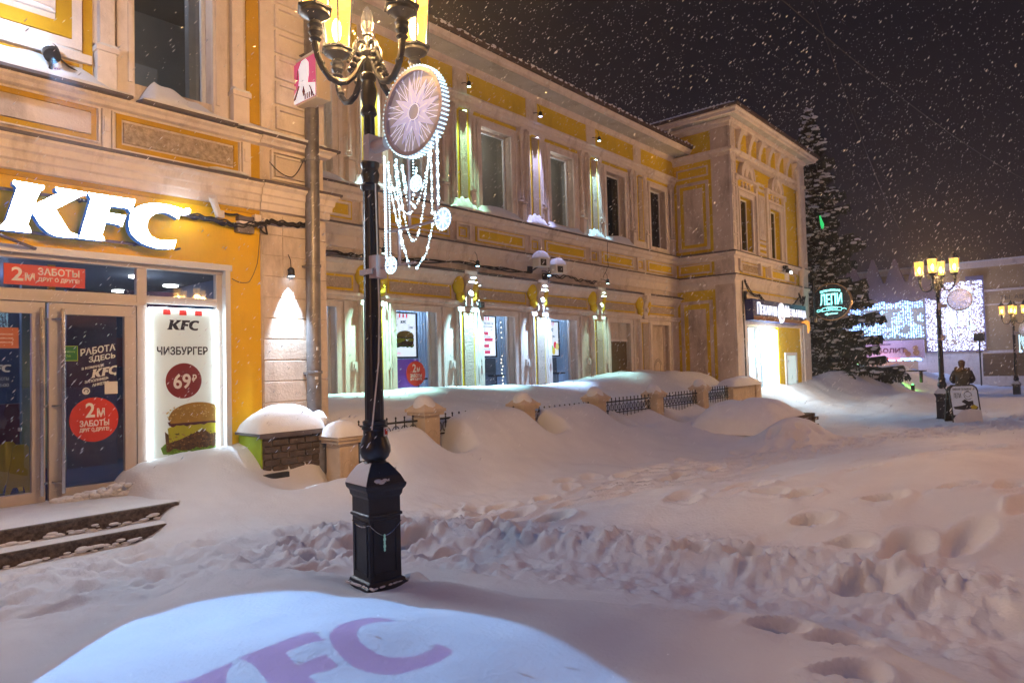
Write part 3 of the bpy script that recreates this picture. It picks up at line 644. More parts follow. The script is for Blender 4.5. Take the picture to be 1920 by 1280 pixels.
for a,b,c in ((1.0,2.92,4.56),(3.05,4.70,4.52)): rect_frame(mb, a, b, c, 5.0, .02, D1-.03, D1)
mb.box(4.72,4.84,D1-.04,D1,4.5,5.0); mb.box(2.94,3.03,D1-.04,D1,4.5,5.0); mb.box(2.955,3.015,D1-.06,D1-.03,4.72,4.9); mb.box(4.745,4.815,D1-.06,D1-.03,4.72,4.9)
rect_frame(mb, 5.15,5.95,4.55,4.98,.03,D1-.06,D1); rect_frame(mb, 5.22,5.88,4.61,4.92,.02,D1-.05,D1)
# upper pier with stacked panels, casing of the tall window
mb.box(5.0,6.05,D1-.05,D1,5.16,9.0)
for z in (5.3,5.68,6.06,6.44,6.82,7.20): rect_frame(mb, 5.22,5.84,z,z+.33,.05,D1-.10,D1-.03)
rect_frame(mb, 3.10,4.50,5.22,7.9,.20,D1-.06,D1,'LRT'); rect_frame(mb, 2.90,4.72,5.2,8.1,.16,D1-.09,D1,'LRT'); rect_frame(mb, 3.22,4.38,5.40,7.78,.05,D1-.085,D1,'LRT')
mb.box(2.86,3.07,D1-.13,D1,5.2,5.66); mb.box(4.55,4.78,D1-.13,D1,5.2,5.60)
mb.box(2.84,3.09,D1-.16,D1,5.66,5.72); mb.box(4.53,4.80,D1-.16,D1,5.60,5.66)
# large blind panel left of it
rect_frame(mb, .6, 2.72, 5.62, 8.0, .10, D1-.05, D1); mb.box(.95,2.45,D1-.05,D1,5.98,7.8); mb.box(.4,2.82,D1-.07,D1,5.48,5.58)
W(mb, 'near_wing_trim', M['cream_trim'], B, smooth=True, angle=30)
mb = MB()
for a,b,c in ((1.0,2.90,4.56),(3.08,4.68,4.52)): rect_frame(mb, a+.02, b-.02, c+.02, 4.98, .06, D1-.02, D1)
mb.box(4.85,4.985,D1-.02,D1,4.5,5.0); mb.box(4.80,4.99,D1-.03,D1,5.3,9.0); rect_frame(mb, .72,2.62,5.74,7.95,.16,D1-.035,D1); mb.box(2.74,2.84,D1-.02,D1,5.3,8.0)
mb.box(-5,4.97,D1-.018,D1,4.0,4.06)
rect_frame(mb, .6,2.7,5.3,5.46,.03,D1-.02,D1)
W(mb, 'yellow_band', paint('yellow trim paint', (.62,.36,.008), (.5,.29,.01), 2, .75, .2, 30), B)
mb = MB(); mb.box(3.18,4.58,D1-.035,D1,4.63,4.88); W(mb, 'vermiculated_panel', M['rust_panel'], B)
mb = MB(); mb.box(1.1,2.82,D1-.03,D1,4.65,4.90); W(mb, 'flat_panel', M['cream'], B)
mb = MB(); mb.sweep([(.13,4.44),(.18,4.44),(.18,4.475),(0,4.51)], lp); mb.sweep([(.15,4.44),(.215,4.44),(.215,4.475),(0,4.51)], lp2)
mb.sweep([(.0,5.16),(.24,5.13),(.24,5.165),(0,5.20)], [(-5,D1),(3.22,D1)]); mb.sweep([(.0,5.16),(.24,5.13),(.24,5.165),(0,5.20)], [(3.33,D1),(4.56,D1)]); mb.sweep([(.0,5.16),(.20,5.13),(.20,5.165),(0,5.20)], [(4.66,D1),(6.05,D1),(6.05,D2)])
W(mb, 'ledge_flashing', M['slate'], B)
window(3.30,4.30,5.42,7.7,'lit',D1)
mb = MB(); mb.box(2.4,5.4,12.2,12.25,5.2,8.0); mb.box(2.4,5.4,D1+.35,12.2,7.95,8.0); mb.box(2.4,5.4,D1+.35,12.2,5.2,5.25); mb.box(5.35,5.4,D1+.35,12.2,5.2,8); mb.box(2.4,2.45,D1+.35,12.2,5.2,8); W(mb, 'upstairs_room', M['grey_int'], B)
mb = MB(); mb.box(4.15,4.38,D1+.34,D1+.46,5.3,7.9); mb.box(2.5,4.2,10.6,10.7,5.25,6.35); W(mb, 'upstairs_partition', paint('grey steel blind', (.30,.33,.36), (.22,.24,.27), 2, .4, 0, metal=.3), B)
arealight('room_light', (3.2,9.75,7.4), 40, (.95,.95,1), .2, B)
mb = MB(); mb.lathe([(.12,0),(.12,.05)], (3.35,10.3,7.86), 16); W(mb, 'ceiling_lamp', ceil_em, B)
_ss = snow_strip
def snow_strip(mb_, *a):
    m_ = MB(); _ss(m_, *a); W(m_, 'ledge_snow', M['snow_cap'], B, smooth=True, angle=60)
mb = MB()
snow_strip(mb, .2, 3.20, D1-.235, D1-.03, 5.17, lambda t: .34-.12*t+.02*math.sin(t*30)); snow_strip(mb, 3.34, 4.55, D1-.235, D1-.03, 5.17, lambda t: .32*(1-t)**1.1+.07+.02*math.sin(t*22)); snow_strip(mb, 4.55,6.0,D1-.20,D1-.06,5.17, lambda t:.09*(1-t)+.035)
snow_strip(mb, .62,2.70,D1-.07,D1-.02,5.585, lambda t:.035); snow_strip(mb, 2.85,3.10,D1-.155,D1-.05,5.72, lambda t:.05); snow_strip(mb, 4.53,4.80,D1-.155,D1-.06,5.66, lambda t:.11*(1-t)); snow_strip(mb, .98,2.42,D1-.09,D1-.05,5.99, lambda t:.04+.05*max(0,t-.8))
snow_strip(mb, 4.2,4.75,D1-.15,D1,4.50, lambda t:.035)
for z in (5.68,6.06,6.44,6.82,7.20): snow_strip(mb, 5.27,5.80,D1-.10,D1-.05,z-.004, lambda t:.05+.02*math.sin(t*9), 10)
# eave of the near wing
nw = [(-5,D1),(6.05,D1),(6.05,D2)]
mb = MB(); mb.sweep([(-.1,9.2),(.45,9.25),(.5,9.4),(.5,9.5),(-.1,9.5)], nw); W(mb, 'near_wing_cornice', M['cream_trim'], B)
mb = MB(); mb.sweep([(-.1,9.5),(.6,9.5),(.6,9.58),(-3,10.8)], nw); W(mb, 'near_wing_roof', M['roof'], B)
# aluminium shop front: transom, mullions, doors
FY = D1+.12
mb = MB()
mb.box(-1.4,4.53,FY-.06,FY+.05,3.10,3.20)                        # head
mb.box(-1.4,4.40,FY-.03,FY+.05,2.66,2.76); mb.box(-1.4,3.46,FY-.05,FY+.04,2.62,2.66)
mb.box(3.36,3.48,FY-.04,FY+.05,.2,3.10); mb.box(4.38,4.46,FY-.04,FY+.05,.2,3.10)
mb.box(1.12,1.28,FY-.05,FY+.05,.2,2.66)
sfr = W(mb, 'shop_front', M['alu'], B, bevel=.004)
mb = MB(); mb.box(4.46,4.53,D1-.02,FY+.10,.2,3.16); mb.box(-1.4,4.55,D1-.035,D1+.02,3.15,3.23); W(mb, 'white_reveal', M['alu_white'], sfr)
mb = MB(); mb.box(.9,2.95,FY-.004,FY+.004,2.76,3.10); mb.box(2.95,3.36,FY-.005,FY+.003,2.76,3.10); mb.box(3.48,4.38,FY-.004,FY+.004,2.76,3.10); W(mb, 'transom_glass', M['glass'], sfr)
mb = MB(); mb.box(2.50,2.57,FY+.3,FY+.36,2.72,3.1); W(mb, 'bracket', M['shop_yellow'], sfr)
for a,b,hx in ((1.30,2.375,1.93),(2.41,3.345,2.33)):
    mb = MB(); rect_frame(mb, a, b, .34, 2.61, .13, FY-.045, FY+.03, wb=.12)
    if hx>2: mb.box(a+.13,a+.15,FY-.04,FY+.03,.46,2.48)
    d = W(mb, 'door', M['alu'], sfr, bevel=.004)
    g0 = a+.15 if hx>2 else a+.13
    mb = MB(); mb.box(g0,b-.13,FY-.004,FY+.004,.46,2.48)
    W(mb, 'pane', M['glass'], d)
    mb = MB(); hx_ = a+.12 if hx>2 else b-.055
    mb.tube([(hx_,FY-.13,.42),(hx_,FY-.13,2.54)], .022, 12)
    for z in (.55,1.42,2.42):
        e = hx_-.09 if hx>2 else hx_+.08
        mb.tube([(hx_,FY-.13,z),(e,FY-.05,z)], .012, 8); mb.lathe([(.02,-.01),(.02,.01)], (hx_,FY-.13,z), 10)
    W(mb, 'handle', M['steel'], d, smooth=True)
mb = MB(); mb.lathe([(.001,0),(.02,.001),(.02,.04),(.001,.041)], (2.13,FY-.06,1.16), 10); W(mb, 'lock', M['steel'], sfr)
# restaurant interior
mb = MB(); mb.box(-3,6,D1+.3,15,.28,.33); W(mb, 'interior_floor', paint('blue grey tiles', (.05,.09,.22), (.035,.06,.16), 1.2, .25, .02, 10), B)
mb = MB(); mb.box(-3,6,14.6,14.7,.33,3.6); mb.box(4.95,5.0,D1+.3,14.6,.33,3.6); W(mb, 'interior_wall', paint('dim blue wall', (.07,.10,.18), (.05,.07,.13), .8, .6, 0), B)
mb = MB(); mb.box(-3,6,D1+.3,14.6,3.2,3.25); W(mb, 'interior_ceiling', paint('dark ceiling', (.10,.11,.14), (.08,.09,.12), 2, .8, 0), B)
for q_ in ((2.9,3.5,10.25,10.35,.55,2.9),(4.1,4.9,11.6,11.7,.4,3.1)): mb = MB(); mb.box(*q_); W(mb, 'aubergine_partition', M['purple'], B)
for q_ in ((2.40,2.86,10.2,10.3,.6,3.1),(1.1,1.9,10.9,11.0,.7,1.7)): mb = MB(); mb.box(*q_); W(mb, 'teal_partition', paint('teal grey partition', (.15,.24,.25), (.12,.2,.21), 2, .6, 0), B)
mb = MB(); mb.box(2.95,3.05,12.2,12.3,.4,2.6); mb.box(-1,5,12.8,13.2,.33,1.35); mb.box(3.3,4.9,12.75,12.8,1.9,2.4); W(mb, 'counter', paint('dark red counter', (.20,.02,.03), (.13,.015,.02), 2, .35, 0), B)
red_em = emit('menu screen red', (.95,.05,.16), 1.6); blu_em = emit('menu screen blue', (.10,.30,1), 2.2); wht_em = emit('menu screen white', (.85,.92,1), 2.4)
mb = MB(); mb.box(1.60,1.92,10.55,10.6,1.52,2.05); sc = W(mb, 'menu_screen', blu_em, B)
mb = MB(); mb.box(1.60,1.92,10.54,10.55,1.96,2.04); mb.box(1.60,1.92,10.54,10.55,1.60,1.68); W(mb, 'menu_band', red_em, sc)
mb = MB(); mb.box(1.60,1.92,10.54,10.55,1.52,1.58); disc(mb,1.76,1.78,.055,10.535,10.55,20); mb.box(1.66,1.87,10.54,10.55,1.87,1.90); W(mb, 'menu_text', wht_em, sc)
mb = MB(); mb.box(-.2,1.35,13.5,13.55,1.7,2.4); W(mb, 'menu_screen', blu_em, B)
for x,y in ((3.9,10.6),(4.7,11.4),(4.35,12.6)):
    mb = MB(); mb.lathe([(.11,0),(.11,.03)], (x,y,3.17), 20); W(mb, 'ceiling_lamp', ceil_em, B)
arealight('interior_light', (2.2,11.6,2.9), 55, (.42,.55,1), .3, B); arealight('interior_light', (4.0,10.6,2.9), 10, (.8,.9,1), .2, B)

# ------------------------------------------------------------------ lettering shared by the signs
LK = [(1.996,3.884),(2.279,3.875),(2.277,3.845),(2.237,3.803),(2.18,3.643),(2.416,3.82),(2.388,3.844),(2.386,3.879),(2.687,3.876),(2.69,3.843),(2.647,3.829),(2.385,3.632),(2.46,3.50),(2.524,3.388),(2.603,3.37),(2.595,3.335),(2.451,3.328),(2.375,3.335),(2.305,3.37),(2.24,3.435),(2.162,3.573),(2.124,3.416),(2.149,3.379),(2.151,3.338),(1.877,3.336),(1.84,3.337),(1.842,3.366),(1.895,3.39),(1.928,3.434),(2.026,3.8),(2.017,3.833),(1.993,3.846)]
LF = [(2.711,3.877),(3.225,3.877),(3.17,3.721),(3.141,3.76),(3.106,3.763),(2.944,3.758),(2.925,3.67),(3.111,3.669),(3.069,3.529),(3.029,3.55),(2.983,3.556),(2.893,3.558),(2.853,3.4),(2.875,3.365),(2.875,3.336),(2.618,3.333),(2.635,3.384),(2.744,3.818),(2.717,3.848)]
LC = [(3.17,3.70),(3.21,3.765),(3.278,3.815),(3.34,3.845),(3.42,3.868),(3.526,3.878),(3.62,3.878),(3.70,3.868),(3.777,3.855),(3.73,3.718),(3.69,3.74),(3.64,3.765),(3.585,3.777),(3.525,3.772),(3.475,3.757),(3.437,3.735),(3.40,3.705),(3.375,3.67),(3.357,3.625),(3.352,3.581),(3.357,3.53),(3.375,3.485),(3.41,3.448),(3.45,3.43),(3.51,3.42),(3.57,3.422),(3.63,3.43),(3.702,3.448),(3.672,3.333),(3.60,3.322),(3.522,3.316),(3.45,3.320),(3.385,3.331),(3.32,3.35),(3.264,3.378),(3.215,3.415),(3.18,3.455),(3.158,3.50),(3.151,3.554),(3.153,3.61),(3.158,3.657)]
def logo(mb, x0, z0, w, h, y, depth=.003, f=None):
    for P in (LK,LF,LC):
        q = [(x0+(x-1.84)/1.937*w, z0+(z-3.316)/.568*h) for x,z in P]
        mb.prism(q, y-depth, y)
def TX(s_, x0, z0, w, h, y, mat, parent, depth=.003, bold=.02, shear=0, name='lettering', xf=None):
    return W(text_mb(s_, x0, z0, w, h, y, depth, bold, shear, xf), name, mat, parent)

face = emit('cool white sign face', (.80,.90,1), 75); rim = emit('blue sign edge', (.03,.22,.75), .30, (.02,.12,.4))
S = thing('shop_sign', 'large illuminated white letters on the yellow fascia above the entrance', 'sign', (2.9,D1-.2,3.32))
for P in (LK,LF,LC):
    mb = MB(); mb.prism(P, D1-.27, D1-.15, 1); W(mb, 'letter', [face, rim], S)
mb = MB(); disc(mb, 3.86, 3.845, .035, D1-.24, D1-.19, 20); W(mb, 'trademark', [face], S)
mb = MB(); ring(mb,3.86,3.845,.020,.024,D1-.246,D1-.24,16); mb.box(3.853,3.857,D1-.246,D1-.24,3.833,3.858); mb.box(3.857,3.866,D1-.246,D1-.24,3.853,3.858); mb.box(3.857,3.866,D1-.246,D1-.24,3.844,3.848); W(mb,'trademark_print',M['navy_print'],S)
mb = MB(); mb.box(1.4,3.9,D1-.12,D1-.09,3.80,3.83); mb.box(1.4,3.7,D1-.12,D1-.09,3.35,3.38)
for x in (1.5,2.1,2.7,3.3,3.8): mb.box(x-.01,x+.01,D1-.15,D1,3.805,3.825); mb.box(x-.011,x+.009,D1-.15,D1,3.355,3.375)
mb.tube([(1.75,D1-.35,3.30),(2.25,D1-.05,3.20)],.018,8); W(mb, 'mounting_rail', M['slate'], S)
# projecting box sign on the corner pier
BX = thing('projecting_sign', 'square pink and white light box jutting out from the corner pier', 'sign', (5.65,8.78,5.70))
mb = MB(); mb.box(5.55,5.78,8.43,9.06,5.705,6.39); W(mb, 'box', [paint('cream acrylic side', (.66,.55,.42), (.6,.5,.38), 3, .4, .03, 20)], BX, bevel=.01)
xb = lambda x,y,z: (5.55+y, 9.06-x, z)
mb = MB(xb); mb.box(.03,.60,-.008,0,5.74,6.36); pnl = W(mb, 'face_panel', emit('pink acrylic face', (.70,.10,.28), .38, (.6,.1,.25)), BX)
mb = MB(xb); mb.prism([(.03,5.74),(.03,5.86),(.16,5.98),(.19,6.10),(.17,6.24),(.25,6.34),(.36,6.35),(.43,6.28),(.44,6.12),(.40,5.98),(.60,5.93),(.60,5.74)], -.014, -.008); W(mb, 'white_shape', emit('white acrylic face', (.85,.88,1), .55), pnl)
mb = MB(xb)
for q in ([(.03,5.80),(.08,5.80),(.20,5.98),(.17,5.99)],[(.14,6.08),(.17,6.22),(.155,6.235),(.125,6.1)],[(.47,5.92),(.58,5.74),(.545,5.74),(.44,5.94)],[(.30,5.96),(.34,5.86),(.30,5.80),(.27,5.88)]): mb.prism(q,-.019,-.014)
for k in range(4): mb.box(.33+k*.055,.355+k*.055,-.019,-.014,5.745,5.83)
W(mb, 'dark_stripes', paint('maroon print', (.16,.01,.02), None, 3, .5, 0), pnl)
mb = MB(); mb.box(5.60,5.73,9.0,9.08,5.85,5.9); mb.box(5.60,5.73,9.0,9.08,6.2,6.25); W(mb, 'bracket', M['slate'], BX)
mb = MB(); mb.box(5.56,5.77,8.45,9.05,6.391,6.43); W(mb, 'snow', M['snow_cap'], BX, bevel=.015)

# drain pipe with kicked-out shoe
DP = thing('drainpipe', 'tall grey metal drainpipe running down the corner pier beside the entrance', 'drainpipe', (5.73,8.9,.3))
mb = MB(); mb.tube([(5.79,8.92,9.0),(5.77,8.92,5.6),(5.75,8.92,3),(5.74,8.92,1.05)], .105, 18); W(mb, 'pipe', M['zinc'], DP, smooth=True)
mb = MB()
for z in (1.7,3.3,4.9,6.5,8.0): mb.lathe([(.108,0),(.118,.005),(.118,.04),(.108,.045)], (5.745+.006*z*.6,8.92,z), 18); mb.box(5.63,5.66,8.9,9.07,z,z+.03)
W(mb, 'pipe_clamp', M['zinc'], DP, smooth=True)
mb = MB(); mb.tube([(5.74,8.92,1.10),(5.70,8.80,.98),(5.60,8.52,.80)], [.105,.107,.107], 16); mb.tube([(5.60,8.54,.95),(5.575,8.50,.55),(5.565,8.49,.22)], [.10,.108,.112], 16); W(mb, 'outlet', M['zinc'], DP, smooth=True)
mb = MB(); mb.tube([(5.60,8.53,.93),(5.64,8.60,1.00),(5.70,8.76,1.09),(5.73,8.85,1.13)], [.03,.10,.09,.02], 10); W(mb, 'snow', M['snow_cap'], DP, smooth=True)
mb = MB(); mb.box(5.69,5.74,8.808,8.814,1.62,1.66); mb.box(5.72,5.75,8.808,8.814,2.05,2.10); W(mb, 'sticker', M['white_print'], DP)

# low clinker wall stub with snow hood
XS = thing('brick_parapet', 'low dark brick parapet with metal coping and a thick hood of snow beside the drainpipe', 'wall', (5.1,8.55,.3))
mb = MB(); rr = random.Random(4)
z = .32; row = 0
while z < .86:
    x = 4.66-(.12 if row%2 else 0)
    while x < 5.52:
        a, b = max(x,4.64), min(x+.235,5.52)
        if b-a > .04: e = rr.uniform(0,.02); mb.box(a,b-.012,8.44-e,8.60,z,z+.078)
        x += .245
    z += .088; row += 1
W(mb, 'brickwork', M['brick_dark'], XS, bevel=.008)
mb = MB(); mb.box(4.645,5.515,8.455,9.05,.25,.90); W(mb, 'core', M['mortar'], XS)
mb = MB(); mb.box(4.625,4.642,8.45,9.05,.3,.88); W(mb, 'green_lit_end', paint('green light tint', (.36,.52,.01), (.3,.45,.01), 3, .7, .1, 30), XS)  # green light falling on this end face is put into its colour
mb = MB(); mb.box(4.57,5.58,8.38,9.05,.90,.935); mb.box(4.565,5.585,8.375,8.39,.87,.936); W(mb, 'coping', M['slate'], XS)
mb = MB(); mb.box(4.60,4.98,8.36,8.42,.33,.40); W(mb,'base_strip',M['black'],XS)
def snow_heap(mb, x0, x1, y0, y1, z, h, n=18, m=12, seed=1, p=2.6):
    rr_ = np.random.default_rng(seed); vs = []; fs = []
    for i in range(n+1):
        for j in range(m+1):
            u = i/n*2-1; v = j/m*2-1; k = max(0, 1-abs(u)**p)**.5*max(0, 1-abs(v)**p)**.5
            x = x0+(x1-x0)*(u+1)/2; y = y0+(y1-y0)*(v+1)/2
            vs.append((x, y, z+h*k*(1+.10*float(vnoise(np.array(x*3.0+seed), np.array(y*3.0))))))
    b = len(vs)
    for i in range(n):
        for j in range(m): a = i*(m+1)+j; fs.append((a,a+m+1,a+m+2,a+1))
    mb._add(vs, fs)
mb = MB(); snow_heap(mb, 4.56, 5.60, 8.37, 9.06, .935, .33, seed=3); W(mb, 'snow', M['snow_cap'], XS, smooth=True, angle=80)

# ------------------------------------------------------------------ fence: stone posts and iron railings
NUMW = ['flat capped, nearest the drainpipe','first pointed cap right of the near lamp','right end of the buried row of spikes','left end of the first clear railing','between the two clear railings','furthest, closest to the bakery wing']
def post(x, y, zb, zt, i):
    t = thing('fence_post', 'snow hooded pale fence post, '+NUMW[i], 'post', (x,y,zb), 0, 'stone fence posts along the terrace')
    h = zt-zb
    s = MB(); s.box(-.16,.16,-.16,.16,-.5,h-.30); s.box(-.165,.165,-.165,.165,-.5,.02)
    ring(s, 0, h-.62, .085, .095, -.168, -.155, 14, 0, 180)
    s.build('shaft', M['stone'], t, bevel=.008)
    c = MB(); c.box(-.21,.21,-.21,.21,h-.30,h-.25); c.box(-.235,.235,-.235,.235,h-.25,h-.20)
    if i: c._add([(-.215,-.215,h-.20),(.215,-.215,h-.20),(.215,.215,h-.20),(-.215,.215,h-.20),(0,0,h-.0)], [(0,1,4),(1,2,4),(2,3,4),(3,0,4),(3,2,1,0)])
    c.build('cap', M['stone'], t, bevel=.006)
    n = MB()
    if i: 
        n._add([(-.22,-.22,h-.195),(.20,-.215,h-.195),(.215,.215,h-.195),(-.225,.22,h-.195),(-.04,.0,h+.085),(-.19,-.16,h-.05),(.13,-.15,h-.045),(.15,.16,h-.03),(-.19,.17,h-.04)],
               [(0,1,6,5),(1,2,7,6),(2,3,8,7),(3,0,5,8),(5,6,4),(6,7,4),(7,8,4),(8,5,4)])
        o = n.build('snow', M['snow_cap'], t, smooth=True, angle=70); sd = o.modifiers.new('s','SUBSURF'); sd.levels = 2; sd.render_levels = 2
    else:
        snow_heap(n, -.25,.25,-.25,.25,h-.20,.20,10,10,seed=8); n.build('snow', M['snow_cap'], t, smooth=True, angle=80)
    return t
ZT = [1.02,1.30,1.24,1.24,1.20,1.24]
for i,(x,y) in enumerate(FPOSTS): post(x, y, .28, ZT[i]+.0, i)
def railing(xa, xb, zt, label, y=8.2):
    t = thing('railing', label, 'railing', ((xa+xb)/2,y,zt-.55), 0, 'iron railings between the stone posts')
    f = MB(at(t)); f.box(xa,xb,y-.012,y+.012,zt-.085,zt-.055); f.box(xa,xb,y-.011,y+.011,zt-.32,zt-.30); f.box(xa,xb,y-.012,y+.012,zt-.60,zt-.57); f.build('rail', M['black'], t)
    n = int((xb-xa)/.155)
    for k in range(n):
        x = xa+(k+.5)*(xb-xa)/n
        s = MB(at(t)); s.tube([(x,y,zt-.6),(x,y,zt-.01)], .009, 6); s.ball((x,y,zt),.016,6,5,(1,1,1.4)); s.lathe([(.009,0),(.017,.01),(.009,.02)],(x,y,zt-.05),6); s.build('spike', M['black'], t)
    s = MB(at(t))
    for k in range(n):
        x = xa+(k+.5)*(xb-xa)/n
        for sg in (-1,1):
            pts = [(x+sg*(.012+.055*math.sin(a)), y, zt-.2+.075*math.cos(a)*1.0) for a in [R(q) for q in range(0,250,25)]]
            s.tube(pts, .007, 5)
    s.build('scrollwork', M['black'], t)
railing(5.92,7.12,.99,'black iron railing with scrolls seen behind the foot of the near lamp post')
railing(7.50,9.52,.985,'black iron railing buried in snow so that only a row of spike tips shows')
railing(9.94,11.92,.93,'black iron railing wholly sunk in the drift between two posts')
railing(12.34,14.42,.965,'black iron railing standing clear of the snow, left of the two short ones')
railing(14.84,16.90,.96,'black iron railing standing clear of the snow, between the fifth and last post')
railing(17.32,18.9,1.0,'short black iron railing nearest the bakery wing')
# end wall of the terrace, buried planter
t = thing('terrace_end_wall', 'low rendered end wall of the terrace capped with snow by the bakery wing', 'wall', (19.4,8.3,0))
mb = MB(at(t)); mb.box(18.9,20.9,8.05,8.30,-.4,.98); mb.box(20.5,20.9,8.0,9.0,-.4,1.0); mb.build('wall', M['stone'], t, bevel=.01)
mb = MB(at(t)); snow_heap(mb,18.8,21.0,7.95,8.55,.98,.28,seed=5); mb.build('snow', M['snow_cap'], t, smooth=True, angle=80)
t = thing('brick_planter', 'round cornered dark brick planter almost buried under a smooth dome of snow', 'planter', (16.0,5.9,-.1))
mb = MB(at(t)); rr = random.Random(9)
for r_ in range(7):
    z = -.15+r_*.085; n = 0
    for k in range(8):
        y = 5.30+k*.2-(.1 if r_%2 else 0); mb.box(17.12-rr.uniform(0,.012),17.14-.3,y,y+.185,z,z+.072)
    for k in range(9):
        x = 15.25+k*.205+(.1 if r_%2 else 0)
        if x+.19<17.14: mb.box(x,x+.19,5.27,5.45,z,z+.072)
mb.build('brickwork', M['brick_dark'], t, bevel=.006)
mb = MB(at(t)); mb.box(14.9,17.1,5.31,6.8,-.2,.43); mb.build('core', M['mortar'], t)
mb = MB(at(t)); snow_heap(mb,14.3,16.98,5.20,7.3,.12,.72,30,20,seed=12,p=2.4); mb.build('snow', M['snow_cap'], t, smooth=True, angle=80)

# ------------------------------------------------------------------ steps
t = thing('entrance_steps', 'two dark stone entrance steps powdered with snow in front of the glass doors', 'steps', (1.2,8.2,0))
for (y0,y1,z1,xr) in ((7.86,9.2,.325,3.30),(7.60,7.88,.165,3.12)):
    mb = MB(at(t)); mb.box(-2,xr,y0,y1,z1-.30,z1); mb.box(-2,xr+.005,y0-.02,y0+.1,z1-.03,z1+.002); mb.build('step', M['granite'], t, bevel=.006)
mb = MB(at(t)); rr = random.Random(21)
def sheet(mb, x0, x1, y0, y1, z, amp, nx_=60, ny_=10, seed=0, th=0.0):
    vs = []; fs = []
    for i in range(nx_+1):
        for j in range(ny_+1):
            x = x0+(x1-x0)*i/nx_; y = y0+(y1-y0)*j/ny_
            e = min(1, 5*j/ny_)
            vs.append((x,y,z+e*(th+amp*float(fbm(np.array(x*3+seed),np.array(y*3+seed),4)))))
    for i in range(nx_):
        for j in range(ny_): a = i*(ny_+1)+j; fs.append((a,a+ny_+1,a+ny_+2,a+1))
    mb._add(vs, fs)
sheet(mb,-2,3.36,7.90,9.25,.327,.012,90,30,3,.010); sheet(mb,-2,3.25,7.615,7.85,.168,.015,90,10,7,.012); mb.build('snow', M['snow_cap'], t, smooth=True, angle=80)
mb = MB(at(t))
for k in range(420):
    x = -2+5.2*rr.random()**.8; w_ = .012+.03*rr.random()
    up = rr.random()<.5; y = (7.835 if up else 7.575)-rr.uniform(0,.03); z = rr.uniform(.155,.20) if up else rr.uniform(-.01,.06)
    mb.ball((x,y,z+(x>2)*.04*rr.random()), w_, 7, 5, (1.5,.9,.5))
mb.build('snow_clumps', M['snow_cap'], t, smooth=True, angle=80)
t = thing('snow_ridge', 'low ridge of shovelled snow lying against the bottom of the glass door', 'snow heap', (2.9,8.95,.33))
mb = MB(at(t)); 
for k in range(420):
    f = rr.random(); x = 2.42+1.05*f; hh = .02+.22*f**1.5
    mb.ball((x, 9.06-rr.random()*.28*(.4+f), .34+hh*rr.random()*.9), .014+.03*rr.random(), 7, 5, (1.4,1.1,.8))
mb.build('snow', M['snow_cap'], t, smooth=True, angle=80)

# ------------------------------------------------------------------ stickers, posters and screens at the shop front
def sticker2m(x, z, r, y, label, mat=M['red']):
    t = thing('sticker', label, 'sticker', (x,y,z-r), 0, None)
    m = MB(); disc(m, x, z, r, y-.004, y, 48); W(m, 'vinyl', mat, t)
    TX('2', x-r*.36, z+r*.10, r*.38, r*.66, y-.004, M['white_print'], t, bold=.022); TX('м', x+r*.10, z+r*.10, r*.32, r*.40, y-.004, M['white_print'], t, bold=.022)
    TX('ЗАБОТЫ', x-r*.60, z-r*.30, r*1.2, r*.28, y-.004, M['white_print'], t, bold=.022); TX('ДРУГ О ДРУГЕ!', x-r*.60, z-r*.56, r*1.2, r*.20, y-.004, M['white_print'], t, bold=.035)
sticker2m(2.887, 1.232, .265, FY-.008, 'large round red sticker with white lettering on the glass door')
sticker2m(9.777, 1.63, .27, D2+.17, 'round red sticker with white lettering low on the first showcase window')
t = thing('banner', 'orange red oblong banner with white lettering in the transom above the doors', 'banner', (2.4,FY-.02,2.80))
mb = MB(); mb.box(1.99,2.79,FY-.02,FY-.012,2.80,3.035); W(mb, 'vinyl', M['red'], t)
TX('2', 2.06,2.845,.11,.155,FY-.02,M['white_print'],t,bold=.022); TX('м', 2.185,2.85,.095,.09,FY-.02,M['white_print'],t,bold=.022)
TX('ЗАБОТЫ', 2.31,2.925,.42,.085,FY-.02,M['white_print'],t,bold=.022); TX('ДРУГ О ДРУГЕ!', 2.31,2.845,.42,.055,FY-.02,M['white_print'],t,bold=.03)
# recruitment lettering on the door glass, slanting upwards
t = thing('job_notice', 'white recruitment lettering slanting upward on the glass door', 'notice', (2.95,FY-.006,1.55))
ang = .12
sl = lambda x,y,z: (x, y, z+(x-2.74)*ang*1.6)
for s_,x0,z0,w_,h_,bo in (('РАБОТА',2.742,1.99,.38,.085,.022),('ЗДЕСЬ',2.83,1.885,.29,.08,.022),('В КОМАНДЕ',2.755,1.815,.24,.038,.03),('ЗАПОЛНИШЬ',2.785,1.655,.26,.034,.03),('АНКЕТУ?',2.865,1.60,.18,.034,.03)):
    TX(s_,x0,z0,w_,h_,FY-.006,M['white_print'],t,bold=bo,xf=sl)
mb = MB(sl); logo(mb,2.85,1.70,.29,.105,FY-.006); W(mb,'lettering',M['white_print'],t)
mb = MB(); mb.box(3.00,3.145,FY-.009,FY-.006,1.53,1.68); W(mb,'white_square',M['white_print'],t)
mb = MB(); ring(mb,2.80,1.575,.0,.042,FY-.009,FY-.006,24); W(mb,'round_badge',M['white_print'],t)
mb = MB(); ring(mb,2.80,1.575,.018,.026,FY-.012,FY-.009,20,-60,200); W(mb,'badge_mark',M['purple'],t)
mb = MB(sl); ring(mb,3.06,1.68,.05,.058,FY-.009,FY-.006,10,20,90); mb.prism([(3.10,1.705),(3.135,1.705),(3.115,1.675)],FY-.009,FY-.006); W(mb,'arrow',M['white_print'],t)
t = thing('sticker', 'small green oblong sticker beside the door handle', 'sticker', (2.63,FY-.006,1.95))
